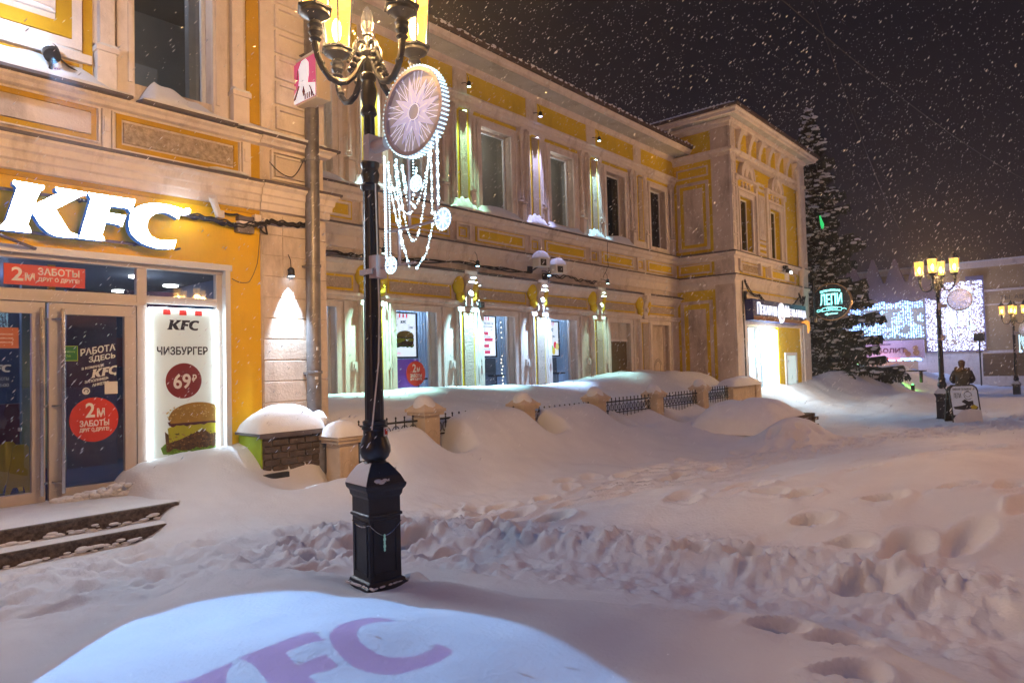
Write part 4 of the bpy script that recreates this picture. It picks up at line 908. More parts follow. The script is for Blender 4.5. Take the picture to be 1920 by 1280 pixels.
mb = MB(); mb.box(2.565,2.715,FY-.010,FY-.006,1.935,2.115); W(mb,'edge',paint('yellow green print',(.35,.5,.02),None,3,.5,0),t)
mb = MB(); mb.box(2.570,2.707,FY-.012,FY-.010,1.945,2.105); W(mb,'panel',M['green_print'],t)
TX('Delivery',2.585,2.03,.10,.028,FY-.012,paint('lime print',(.3,.6,.05),None,3,.5,0),t,bold=.0); TX('Club',2.585,1.985,.055,.025,FY-.012,paint('lime print 2',(.3,.6,.05),None,3,.5,0),t,bold=.0)
t = thing('notice', 'faded orange notice on the left door glass', 'notice', (1.95,FY-.006,2.08))
mb = MB(); mb.box(1.75,2.13,FY-.009,FY-.006,2.085,2.315); W(mb,'panel',paint('faded orange print',(.5,.14,.06),None,3,.5,0),t)
for k in range(3): TX('ВХОД В МАСКЕ',1.80,2.23-k*.045,.28,.02,FY-.009,M['white_print'],t,bold=.0)
t = thing('opening_hours', 'faint white lettering on the left door glass below the orange notice', 'lettering', (1.95,FY-.006,1.5))
mb = MB(); logo(mb,1.80,1.82,.26,.085,FY-.006); W(mb,'lettering',paint('faint print',(.3,.4,.55),None,3,.5,0),t)
for k,(s_) in enumerate(('ЧАСЫ РАБОТЫ','10:00-23:00')): TX(s_,1.80,1.73-k*.07,.24,.035,FY-.006,bpy.data.materials['faint print'],t,bold=0)
# cheeseburger banner
t = thing('menu_banner', 'tall back lit white banner with a cheeseburger and a dark red price disc', 'banner', (3.93,FY-.03,.55))
YB = FY-.030
mb = MB(); mb.box(3.505,4.365,YB,YB+.01,.55,2.615); W(mb,'panel',emit('back lit banner cloth', (.55,.80,.86), .22, (.62,.68,.66)),t)
red_b = paint('poster red', (.55,.02,.015), None, 3, .5, 0); dred = paint('poster dark red', (.20,.006,.008), (.16,.005,.006), 3, .5, 0)
mb = MB()
for x in (3.68,3.885,4.09): mb.box(x,x+.092,YB-.003,YB,2.525,2.605)
W(mb,'squares',red_b,t)
mb = MB(); logo(mb,3.726,2.325,.418,.135,YB); W(mb,'lettering',M['navy_print'],t); TX('ЧИЗБУРГЕР',3.60,2.00,.655,.11,YB,M['navy_print'],t,bold=.022)
mb = MB(); disc(mb,3.936,1.66,.232,YB-.003,YB,48); W(mb,'price_disc',dred,t)
TX('69',3.80,1.555,.225,.20,YB-.003,M['white_print'],t,bold=.022); TX('₽',4.04,1.64,.062,.10,YB-.003,M['white_print'],t,bold=.03)
def burger(t, x0, x1, z0, z1, y, cut=None):
    """layered relief of a burger in bounds"""
    w_ = x1-x0; h_ = z1-z0; rr = random.Random(int(x0*100))
    px = lambda u: x0+u*w_; pz = lambda v: z0+v*h_
    lim = (lambda p: [(min(a,cut),b) for a,b in p]) if cut else (lambda p:p)
    def P(pts, d, mat, name):
        m = MB(); m.prism(lim([(px(a),pz(b)) for a,b in pts]), y-d, y); W(m, name, mat, t)
    bun = paint('bun crust %d'%int(x0*100), (.36,.20,.02), (.24,.14,.012), 6, .6, .3, 60); gre = paint('lettuce %d'%int(x0*100), (.16,.33,.015), (.07,.16,.01), 14, .6, .5, 40)
    pat = paint('crumbed patty %d'%int(x0*100), (.14,.07,.018), (.045,.02,.01), 22, .8, .8, 60); chs = paint('melted cheese %d'%int(x0*100), (.40,.40,.01), (.32,.32,.01), 4, .5, .1, 30); sau = paint('dark sauce %d'%int(x0*100), (.08,.006,.012), (.03,.004,.01), 20, .5, .2, 60)
    P([(.05+.02*math.sin(k*9),.06+.05*rr.random()) for k in range(2)]+[(k/14,.03+.08*rr.random()) for k in range(2,14)]+[(1,.16),(.98,.24)]+[(1-k/12,.24+.05*rr.random()) for k in range(1,12)]+[(.02,.2)], .004, gre, 'lettuce')
    P([(.10+k/18*.86,.12+.05*rr.random()) for k in range(19)]+[(.98-k/18*.9,.42+.07*rr.random()) for k in range(19)], .007, pat, 'patty')
    P([(.14,.28),(.3,.33),(.5,.42),(.62,.50),(.75,.38),(.95,.40),(1,.52),(.95,.60),(.55,.60),(.2,.58),(.12,.54)], .009, chs, 'cheese')
    P([(.14+k/16*.82,.55+.04*rr.random()) for k in range(17)]+[(.97-k/16*.85,.63+.03*rr.random()) for k in range(17)], .011, sau, 'sauce')
    P([(.16,.62)]+[(.55+.43*math.cos(R(180-a)),.62+.36*math.sin(R(180-a))**.8) for a in range(10,175,9)]+[(.96,.62)], .013, bun, 'bun')
def crumbs(t, x0, x1, z0, z1, y, cut, cols, n, seed):
    rr = random.Random(seed)
    for name,c,v0,v1,d in cols:
        m = MB()
        for k in range(n):
            x = x0+(x1-x0)*rr.uniform(.10,.95); z = z0+(z1-z0)*rr.uniform(v0,v1); r_ = rr.uniform(.004,.013)
            if x+r_<cut: m.prism([(x+r_*math.cos(a_)*rr.uniform(.6,1.3), z+r_*.8*math.sin(a_)*rr.uniform(.6,1.3)) for a_ in [q*1.05 for q in range(6)]], y-d, y-d+.003)
        W(m, name, paint(name+' tint', c, None, 5,.7,0), t)
burger(t, 3.62, 4.50, .66, 1.385, YB, 4.355)
crumbs(t,3.62,4.50,.66,1.385,YB,4.35,[('patty_crumbs',(.26,.14,.04),.14,.42,.010),('dark_crumbs',(.03,.015,.008),.12,.44,.0105),('sesame_seeds',(.55,.40,.12),.70,.93,.016),('lettuce_curls',(.25,.42,.03),.02,.14,.008)],70,5)
led = emit('cool led strip', (.74,.93,1), 22)
t2 = thing('light_strip', 'bright white LED strip framing the cheeseburger banner', 'light strip', (3.9,FY-.06,.6))
mb = MB(); mb.box(3.488,3.503,FY-.06,FY-.045,.55,2.60); W(mb,'strip',led,t2)
mb = MB(); mb.box(4.368,4.385,FY-.06,FY-.045,.60,2.60); W(mb,'strip',led,t2)
mb = MB(); mb.box(3.50,4.37,FY-.06,FY-.045,2.60,2.612); W(mb,'strip',led,t2)
# wet floor sign inside
t = thing('wet_floor_sign', 'yellow folding wet floor sign standing inside the left door', 'sign', (2.32,10.2,.33))
ye = paint('yellow plastic', (.62,.5,.02), None, 3, .45, .02, 20)
for s in (-1,1):
    mb = MB(); mb.prism([(-.13,0),(-.085,0),(-.055,.1),(.055,.1),(.085,0),(.13,0),(.08,.60),(.05,.64),(-.05,.64),(-.08,.60)], -.008, .008)
    o = mb.build('panel', ye, t); o.rotation_euler = (R(-14*s),0,0); o.location = (0,.15*s*1.0,0)
# menu screens in the showcase windows
def screen(i, x0, x1, z0, z1, label):
    t = thing('menu_screen', label, 'screen', ((x0+x1)/2,D2+.5,z0), 0, None)
    y = D2+.42
    m = MB(); rect_frame(m,x0-.03,x1+.03,z0-.03,z1+.03,.035,y-.02,y+.05); m.box(x0,x1,y+.01,y+.05,z0,z1); W(m,'frame',M['black'],t)
    m = MB(); m.box(x0,x1,y,y+.008,z0,z1); W(m,'display',emit('screen white %d'%i,(.80,.90,1),1.15 if i!=1 else 1.6),t)
    m = MB()
    for k in range(3): m.box(x0+(x1-x0)*(.32+.14*k),x0+(x1-x0)*(.38+.14*k),y-.004,y,z1-.10,z1-.01)
    W(m,'squares',emit('screen red %d'%i,(.9,.08,.12),.8),t)
    return t,y
nb = M['navy_print']; pink = emit('screen pink',(.95,.12,.25),.8)
t,y = screen(0,9.32,10.02,2.0,2.95,'bright menu screen with a burger picture in the first showcase window')
mb = MB(); logo(mb,9.58,2.73,.17,.06,y); W(mb,'lettering',nb,t); TX('СУПЕР',9.38,2.66,.12,.05,y,nb,t,bold=.01); TX('159₽',9.82,2.62,.12,.05,y,nb,t,bold=.01); burger(t,9.40,9.96,2.18,2.58,y); TX('НОВИНКА',9.42,2.06,.16,.03,y,pink,t)
t,y = screen(1,11.99,12.64,2.0,2.98,'bright menu screen with pink price bars in the second showcase window')
TX('БЕЗОПАСНОСТЬ',12.02,2.78,.56,.07,y,nb,t,bold=.005); TX('ПРАВИЛА ПОСЕЩЕНИЯ',12.12,2.71,.42,.035,y,nb,t,bold=.0)
for k,(a,b) in enumerate(((12.14,12.38),(12.24,12.54),(12.12,12.40),(12.24,12.44))):
    mb = MB(); mb.box(a,b,y-.004,y,2.52-k*.155,2.60-k*.155); W(mb,'bar',pink,t)
    TX('ДИСТАНЦИЯ',12.02 if k%2==0 else 12.2,2.615-k*.155,.26,.03,y,nb,t,bold=0)
t,y = screen(2,14.66,15.26,2.0,2.93,'bright menu screen with coloured drinks in the third showcase window')
mb = MB(); logo(mb,14.76,2.66,.30,.10,y); W(mb,'lettering',nb,t); TX('БАТТЛЫ',14.78,2.50,.32,.06,y,nb,t,bold=.01)
rr = random.Random(6)
for k,c in enumerate(((.75,.75,.05),(.9,.55,.03),(.75,.02,.35),(.3,.6,.1),(.85,.7,.1),(.85,.05,.1),(.95,.85,.3))):
    mb = MB(); disc(mb,14.72+.078*k,2.12+.26*rr.random(),.07,y-.004-.001*k,y,14,.10); W(mb,'cup_picture',emit('fruit %d'%k,c,.8),t)
# fairy lights inside the second window, sensor box beside
t = thing('fairy_lights', 'string of tiny warm lights hanging inside the second showcase window', 'fairy lights', (12.8,D2+.45,1.2))
mb = MB(); mb.tube([(12.86,D2+.42,2.9),(12.85,D2+.42,1.15)],.004,5); W(mb,'wire',M['wire'],t)
rr = random.Random(3)
for k in range(14):
    mb = MB(); mb.ball((12.86+rr.uniform(-.03,.03),D2+.41,2.85-k*.13 if k<4 else 2.0-(k-4)*.088),.014,6,5); W(mb,'bulb',emit('warm bulb',(1,.85,.6),6) if k==0 else bpy.data.materials['warm bulb'],t)
t = thing('sensor_box', 'small black box fixed beside the green lit pilaster', 'sensor', (11.60,D2-.08,3.10))
mb = MB(); mb.box(11.52,11.66,D2-.16,D2-.02,3.12,3.25); W(mb,'housing',M['black'],t,bevel=.008); mb = MB(); mb.box(11.57,11.61,D2-.04,D2,3.25,3.30); W(mb,'bracket',M['black'],t)

# ------------------------------------------------------------------ facade spotlights
def spotlight(x, y, z, label, col, power, spot=52, aim=None, snow=False, group='small spotlights on the long facade', size=.02, arm=True):
    t = thing('wall_spotlight', label, 'spotlight', (x,y,z), 0, group)
    m = MB(); m.tube([(0,.0,-.03),(0,.0,.075)], [.05,.045], 14); m.tube([(0,0,.075),(0,0,.10)],[.045,.02],14); m.build('housing', M['iron_rough'], t, smooth=True)
    m = MB(); m.lathe([(.001,-.034),(.040,-.036),(.042,-.030),(.001,-.029)],(0,0,0),14); m.build('lens', emit('spot lens '+label[:12], col, 14), t)
    if arm:
        m = MB(); m.tube([(0,.03,.03),(0,.12,.10),(0,.24,.12)],.010,6); m.tube([(0,0,.08),(0,.02,.22),(0,.08,.30)],.006,5); m.build('bracket', M['iron_rough'], t)
    if snow:
        m = MB(); m.ball((0,.0,.10),.055,8,6,(1,1,.7)); m.build('snow', M['snow_cap'], t, smooth=True)
    l = arealight('spot_beam', (0,0,-.06), power, col, size, None, None, 'SPOT', spot, .75); l.parent = t
    if aim: l.rotation_euler = (Vector(aim)-Vector((x,y,z-.06))).to_track_quat('-Z','Y').to_euler()
    return t
spot2 = spotlight
UPC = [(.66,.95,.85),(.50,1,.62),(.52,.56,1),(.45,.85,1)]
for i,(p,c) in enumerate(zip(PIL[:4],UPC)):
    spot2(p+.02, D2-.30, 8.24, ['upper facade spotlight hidden behind the light ornament','upper facade spotlight throwing green tinted light down its pilaster','upper facade spotlight throwing violet light down its pilaster','upper facade spotlight throwing icy white light down the last lit pilaster'][i], c, 900, 34, (p,D2-.06,5.6), group='spotlights under the eaves')
LOC = [(.40,.88,.72),(.40,.82,.95),(.40,.66,1),(.45,.85,.70)]
for i,(p,c) in enumerate(zip(PIL[:4],LOC)):
    spot2(p+.02, D2-.44, 4.06, ['lower spotlight above the capital behind the near lamp post','lower spotlight above the brightly lit capital with the small black box','lower spotlight beneath the pair of snow capped floodlights','lower spotlight with a dim greenish beam, furthest along the ground floor'][i], c, [1500,1800,1800,380][i], 60, (p,D2-.10,1.2), group='spotlights above the ground floor capitals')
spot2(5.40, D1-.13, 3.17, 'spotlight washing the banded corner pier beside the entrance with white light', (.60,.80,1), 900, 52, (5.40,D1-.02,1.2), group='other')
# the pair of floodlights with snow hoods
for (x,y,z,l) in ((13.42,10.62,4.33,'left one of two square white floodlights hooded with snow'),(14.02,10.55,4.20,'right one of two square white floodlights hooded with snow, hanging lower')):
    t = thing('floodlight', l, 'floodlight', (x,y,z), R(-12), 'pair of snow hooded floodlights')
    wh = M['white_print']
    m = MB(); m.box(-.17,.17,-.14,.12,-.12,.10); m.box(-.185,.185,-.16,-.13,-.135,.115); m.build('housing', wh, t, bevel=.012)
    m = MB(); m.box(-.13,.05,-.166,-.158,-.10,.06); m.box(.186,.19,-.10,.02,-.09,.07); m.build('lamp_glass', M['black'], t)
    m = MB(); snow_heap(m,-.20,.20,-.17,.14,.10,.20,12,10,seed=4); m.build('snow', M['snow_cap'], t, smooth=True, angle=80)
    m = MB(); m.tube([(0,.1,-.1),(-.02,.3,-.16),(-.02,.48,-.1)],.02,8); m.box(-.1,.06,.40,.5,-.22,-.05); m.build('bracket', M['iron_rough'], t)
t = thing('floodlight', 'small dark floodlight with a lit lens on the bakery wing ledge', 'floodlight', (26.1,D1-.22,5.08), 0)
m = MB(); m.box(-.28,-.06,-.08,.06,.02,.14); m.box(-.02,.20,-.09,.05,-.10,.04); m.tube([(-.1,0,.05),(.0,.12,.0),(.0,.22,0)],.02,6); m.build('housing', M['black'], t, bevel=.01)
m = MB(); m.box(.05,.22,-.12,-.09,-.14,-.06); m.build('lens', emit('flood lens',(.85,.92,1),10), t)
# projector lying on the ledge of the near wing, throwing the letters on to the snow
PX = Vector((2.36,8.80,5.36)); AIM = Vector((1.68,3.05,.3))
t = thing('logo_projector', 'snow covered projector lamp on the upper left ledge, throwing letters on to the snow', 'projector', tuple(PX))
dr = (AIM-PX).normalized()
def along(a, r): return [tuple(dr*q) for q in a], r
m = MB(); m.tube(*along((-.20,-.02),[.085,.085]), seg=16); m.build('housing', M['iron_rough'], t, smooth=True)
m = MB(); m.tube([tuple(dr*-.1),(0,.05,-.08),(0,.10,-.16)],.02,8); m.tube([tuple(dr*-.2),(.2,.15,.0),(.55,.2,-.1),(.9,.22,-.14)],.01,6); m.build('bracket', M['wire'], t)
m = MB(); m.ball((0,.13,.12),.10,10,8,(.8,1.1,.8)); m.ball((.06,.14,-.03),.09,8,6,(.8,1,.9)); m.build('snow', M['snow_cap'], t, smooth=True)
l = bpy.data.lights.new('projector_beam','SPOT'); l.energy = 2700; l.color = (.20,.50,1); l.shadow_soft_size = .0002; l.spot_size = R(20); l.spot_blend = .10
lo = bpy.data.objects.new('projector_beam', l); COL.objects.link(lo); lo.parent = t; lo.rotation_euler = dr.to_track_quat('-Z','Y').to_euler()
ps = arealight('ledge_fill', (-.40,-.34,.30), 34, (.6,.75,1), .03); ps.parent = t  # bare point light added beside the projector to brighten ledge and wall
# letter slide: each letter cut from pink filter glass, close in front of the lamp
GK = [(1.30,3.40),(1.434,3.393),(1.471,3.352),(1.649,3.331),(1.648,3.306),(1.60,3.27),(1.55,3.18),(1.45,3.03),(1.62,2.72),(1.66,2.66),(1.66,2.60),(1.45,2.62),(1.25,3.0),(1.10,3.2)]
GF = [(1.687,3.323),(2.055,3.27),(2.046,3.109),(2.008,3.144),(1.86,3.18),(1.844,3.053),(1.988,3.022),(1.976,2.894),(1.835,2.936),(1.823,2.799),(1.826,2.643),(1.624,2.671),(1.681,2.983),(1.706,3.218),(1.694,3.294)]
GC = [(2.453,3.028),(2.452,3.11),(2.43,3.17),(2.388,3.209),(2.33,3.222),(2.26,3.222),(2.19,3.21),(2.14,3.183),(2.095,3.145),(2.066,3.097),(2.045,3.04),(2.036,2.992),(2.028,2.91),(2.03,2.838),(2.055,2.76),(2.095,2.696),(2.145,2.645),(2.205,2.611),(2.27,2.585),(2.339,2.57),(2.405,2.575),(2.465,2.591),(2.452,2.713),(2.42,2.695),(2.383,2.683),(2.335,2.69),(2.288,2.707),(2.235,2.756),(2.195,2.80),(2.174,2.854),(2.165,2.91),(2.167,2.965),(2.177,3.01),(2.196,3.048),(2.225,3.08),(2.261,3.105),(2.30,3.105),(2.342,3.097),(2.38,3.085),(2.412,3.072)]
mf, nt, out = new_mat('pink filter glass'); tr = nt.nodes.new('ShaderNodeBsdfTransparent'); tr.inputs[0].default_value = (.42,.14,.52,1); nt.links.new(tr.outputs[0], out.inputs[0])
GD = .35
for P in (GK,GF,GC):
    vs = []
    for x,y in P:
        q = Vector((x,y,H(x,y)))-PX; vs.append(tuple(q*(GD/q.dot(dr))))
    m = MB(); m._add(vs, [tuple(range(len(vs)))]); m.build('letter_slide', mf, t)
# junction boxes and cable tangle over the entrance
t = thing('cctv_camera', 'cream bullet camera on the yellow fascia right of the big letters', 'camera', (4.28,D1-.1,3.98))
m = MB(at(t)); m.tube([(4.20,D1-.22,4.06),(4.33,D1-.10,3.90)],[.045,.045],12); m.tube([(4.19,D1-.24,4.09),(4.21,D1-.21,4.05)],[.052,.052],12); m.build('body', M['white_print'], t, smooth=True)
m = MB(at(t)); m.box(4.33,4.42,D1-.10,D1,3.86,3.96); m.build('bracket', M['cream_trim'], t, bevel=.006)
t = thing('junction_boxes', 'cluster of grey cable boxes at the top corner of the yellow fascia', 'cable box', (4.75,D1-.05,3.75))
for (a,b,c,d,m_) in ((4.60,4.85,3.70,3.81,M['zinc']),(4.62,4.84,3.87,3.93,M['slate']),(4.63,4.86,3.82,3.86,M['cream_trim']),(4.86,4.96,3.88,3.98,M['cream_trim']),(5.00,5.08,3.85,3.95,M['cream_trim'])):
    m = MB(at(t)); m.box(a,b,D1-.10,D1,c,d); m.build('box', m_, t, bevel=.006)
def cable(name, label, pts, r=.012, n=26, sag=0, wob=.0, seed=1, strands=1, mat=M['wire']):
    rr_ = random.Random(seed); m = MB()
    for s_ in range(strands):
        P = []; ph = rr_.uniform(0,6); of = (rr_.uniform(-.02,.02), rr_.uniform(-.035,.035)) if strands>1 else (0,0)
        for i in range(len(pts)-1):
            a,b = Vector(pts[i]),Vector(pts[i+1])
            for k in range(n+1 if i==len(pts)-2 else n):
                t_ = k/n; q = a.lerp(b,t_); q.z -= sag*4*t_*(1-t_); q.z += wob*math.sin(ph+t_*11)*math.sin(t_*3.1); q.y += of[0]; q.z += of[1]; P.append(q)
        m.tube(P, r, 5)
    o = m.build(name, mat); tag(o, label, 'cable'); return o
yw = D2-.12
cable('cable_bundle','sagging bundle of brown cables along the band above the ground floor windows',[(6.0,yw,4.10),(7.6,yw,4.03),(8.2,yw,4.02),(10.9,yw,4.16),(13.5,yw,4.14)],.013,22,.03,.035,3,4)
cable('cable_bundle','wavy dark cable right of the pair of floodlights',[(14.2,yw,4.10),(15.1,yw,4.14),(15.9,yw,4.08),(16.5,yw,4.10)],.014,18,.04,.05,5,2)
cable('cable','thin cable dropping from the upper ledge to the middle ledge',[(16.95,D2-.22,5.3),(16.88,D2-.24,4.9),(16.95,D2-.22,4.6),(16.8,D2-.12,4.25)],.008,10,0,.02,2)
cable('cable_bundle','cables looping from the fascia boxes across the corner pier',[(3.86,D1-.05,3.86),(4.25,D1-.06,3.84),(4.6,D1-.08,3.80),(4.95,D1-.10,3.87),(5.10,D1-.10,3.93),(5.45,D1-.08,3.93),(5.7,D1-.06,3.97)],.013,12,.01,.02,7,4)
cable('cable','cable loop hanging beside the fascia boxes',[(4.40,D1-.06,3.94),(4.62,D1-.05,3.95),(4.85,D1-.07,3.93),(4.95,D1-.06,3.80),(5.05,D1-.09,3.72),(5.02,D1-.09,3.88)],.014,8,.015,0,4)
cable('cable','thin cable drooping over the yellow wall to the door frame',[(4.97,D1-.03,3.72),(4.93,D1-.02,3.3),(4.80,D1-.02,3.02),(4.55,D1-.02,3.05)],.005,12,.03,0,1)
cable('cable','thin cable rising over the panel of the corner pier',[(5.1,D1-.09,4.78),(5.45,D1-.10,4.62),(5.66,D1-.1,4.95)],.008,12,.05,0,1)
cable('cable_bundle','black cables swagged across the bakery wing above its sign',[(22.3,D1-.1,4.45),(23.5,D1-.12,4.0),(25.5,D1-.12,3.75),(27.6,D1-.12,4.15)],.018,12,.22,.02,8,3)
cable('cable','dark vertical cable down the left edge of the bakery front',[(22.2,D1-.08,4.4),(22.12,D1-.10,3.4),(22.16,D1-.10,2.2),(22.15,D1-.10,.9)],.022,8,0,.01,3,2)
cable('cable_knot','tangle of cables at the right end of the bakery cable swag',[(27.5,D1-.15,4.3),(27.9,D1-.2,3.9),(27.6,D1-.15,4.05),(28.1,D1-.2,4.2),(27.7,D1-.2,3.8),(28.0,D1-.15,4.4),(27.8,D1-.15,3.1)],.02,8,.06,.05,9,3)
for i,(a,b) in enumerate((((13,8.5,14.2),(62,2,13)),((14,6,17),(62,12,12)))):
    cable('overhead_cable',['thin dark cable crossing the night sky, the steeper one','thin dark cable crossing the night sky, the flatter one'][i],[a,b],.018,40,1.2)
# rain pipe on the wing
t = thing('drainpipe', 'slim drainpipe on the right part of the bakery wing front', 'drainpipe', (27.95,D1-.12,4))
m = MB(at(t)); m.tube([(27.95,D1-.14,9.5),(27.95,D1-.14,4.2)],.09,10); m.build('pipe', M['cream_trim'], t, smooth=True)
m = MB(at(t)); m.lathe([(.10,0),(.15,.1),(.15,.3),(.10,.36)],(27.95,D1-.14,5.0),10); m.build('hopper', M['cream_trim'], t, smooth=True)

# ------------------------------------------------------------------ bakery sign and round neon sign
t = thing('bakery_sign', 'dark blue oblong fascia sign with glowing white lettering over the bakery', 'sign', (25.1,D1-.2,2.92))
navy = paint('dark blue sign panel', (.012,.02,.14), (.02,.03,.2), 1.3, .35, .05, 20)
mb = MB(); mb.box(22.40,27.75,D1-.32,D1-.05,3.06,3.78); W(mb,'panel',navy,t,bevel=.01)
mb = MB(); mb.box(22.42,27.73,D1-.335,D1-.322,3.07,3.20); W(mb,'wood_strip',paint('brown strip',(.25,.11,.06),None,3,.5,.05),t)
glow = emit('glowing bakery letters',(.80,.86,1),1.15)
TX('П',22.75,3.27,.26,.42,D1-.32,glow,t,.03,.008); TX('ЕКАРНЯ',23.08,3.27,1.45,.33,D1-.32,glow,t,.03,.008); TX('М',25.45,3.27,.34,.42,D1-.32,glow,t,.03,.008); TX('ЕЛЬНИЦА',25.86,3.25,1.85,.34,D1-.32,glow,t,.03,.008)
mb = MB(); disc(mb,25.0,3.40,.33,D1-.36,D1-.30,32,.36); W(mb,'emblem',glow,t)
mb = MB(); ring(mb,25.0,3.36,.16,.185,D1-.368,D1-.36,14,200,340); W(mb,'emblem_mark',navy,t)
mb = MB(); mb.prism([(27.1,3.12),(27.6,3.22),(27.95,3.2),(28.05,2.85),(27.85,2.72),(27.8,3.02),(27.5,3.10)],D1-.37,D1-.33); W(mb,'orange_swoosh',emit('orange swoosh',(1,.42,.05),.9),t)
xr = lambda x,y,z: (29.3+y, 8.98-x, z)
t = thing('round_sign', 'round dark sign with turquoise neon lettering and arrow on the bakery wing corner', 'sign', (29.35,8.2,3.25))
mb = MB(xr); disc(mb,.77,3.99,.72,-.06,.10,48); W(mb,'disc',paint('black sign face',(.012,.014,.018),(.02,.022,.03),2,.4,.02,20),t,smooth=True)
mb = MB(xr); ring(mb,.77,3.99,.72,.755,-.09,.13,48); W(mb,'rim',paint('brass rim',(.45,.27,.12),(.35,.2,.09),3,.35,.03,20,metal=.6),t)
cy = emit('turquoise neon',(.30,.95,.90),2.6)
arc = lambda x,y,z: xr(x,y,z-.33*((x-.77)/.5)**2*.25)
TX('ПЕЛЬМЕННАЯ',.36,4.42,.76,.085,-.065,cy,t,.02,.03,xf=arc)
TX('ЛЕПИ',.34,3.87,.84,.46,-.065,cy,t,.02,.022,xf=xr)
def tube_ring(mb, pts, r, seg=6): mb.tube(pts+[pts[0]], r, seg, cap=False)
mb = MB(xr)
tube_ring(mb,[(.40,-.075,3.62),(.75,-.075,3.66),(1.14,-.075,3.62),(1.16,-.075,3.74),(.75,-.075,3.80),(.42,-.075,3.74)],.012)
mb.tube([(.40,-.075,3.66),(.24,-.075,3.60),(.20,-.075,3.64),(.24,-.075,3.69),(.40,-.075,3.70)],.012,6); mb.tube([(1.15,-.075,3.69),(1.27,-.075,3.70),(1.33,-.075,3.66)],.014,6)
W(mb,'rolling_pin',cy,t); TX('ТЕСТО',.55,3.685,.46,.085,-.065,cy,t,.02,.022,xf=xr)
mb = MB(xr); mb.prism([(.50,3.50),(.62,3.56),(.61,3.52),(1.0,3.54),(1.0,3.50),(.61,3.48),(.61,3.44)],-.085,-.065); W(mb,'arrow',cy,t)
mb = MB(); mb.box(28.97,29.2,8.80,8.86,3.2,4.9); mb.box(28.9,29.35,8.80,9.07,4.5,4.56); mb.box(28.9,29.35,8.80,9.07,3.4,3.46); W(mb,'bracket',M['iron'],t)

# ------------------------------------------------------------------ street lamps
def lantern_glass(name, c, e):
    m, nt, out = new_mat(name); t_ = nt.nodes.new('ShaderNodeBsdfTransparent'); em = nt.nodes.new('ShaderNodeEmission'); ad_ = nt.nodes.new('ShaderNodeMixShader')
    em.inputs[0].default_value = (*c,1); em.inputs[1].default_value = e; ad_.inputs[0].default_value = .5
    nt.links.new(t_.outputs[0],ad_.inputs[1]); nt.links.new(em.outputs[0],ad_.inputs[2]); nt.links.new(ad_.outputs[0],out.inputs[0]); return m
lan = lantern_glass('sodium lantern glass', (1,.50,.06), 4.5); bulbm = emit('sodium bulb', (1,.72,.30), 30)
def bulb_light(col, power):
    l = bpy.data.lights.new('bulb_light','POINT'); l.energy = power; l.color = col; l.shadow_soft_size = .05; return l
BL1 = bulb_light((1,.55,.19), 1800); BL4 = bulb_light((1,.42,.09), 2300); BL5 = bulb_light((1,.62,.37), 1500)
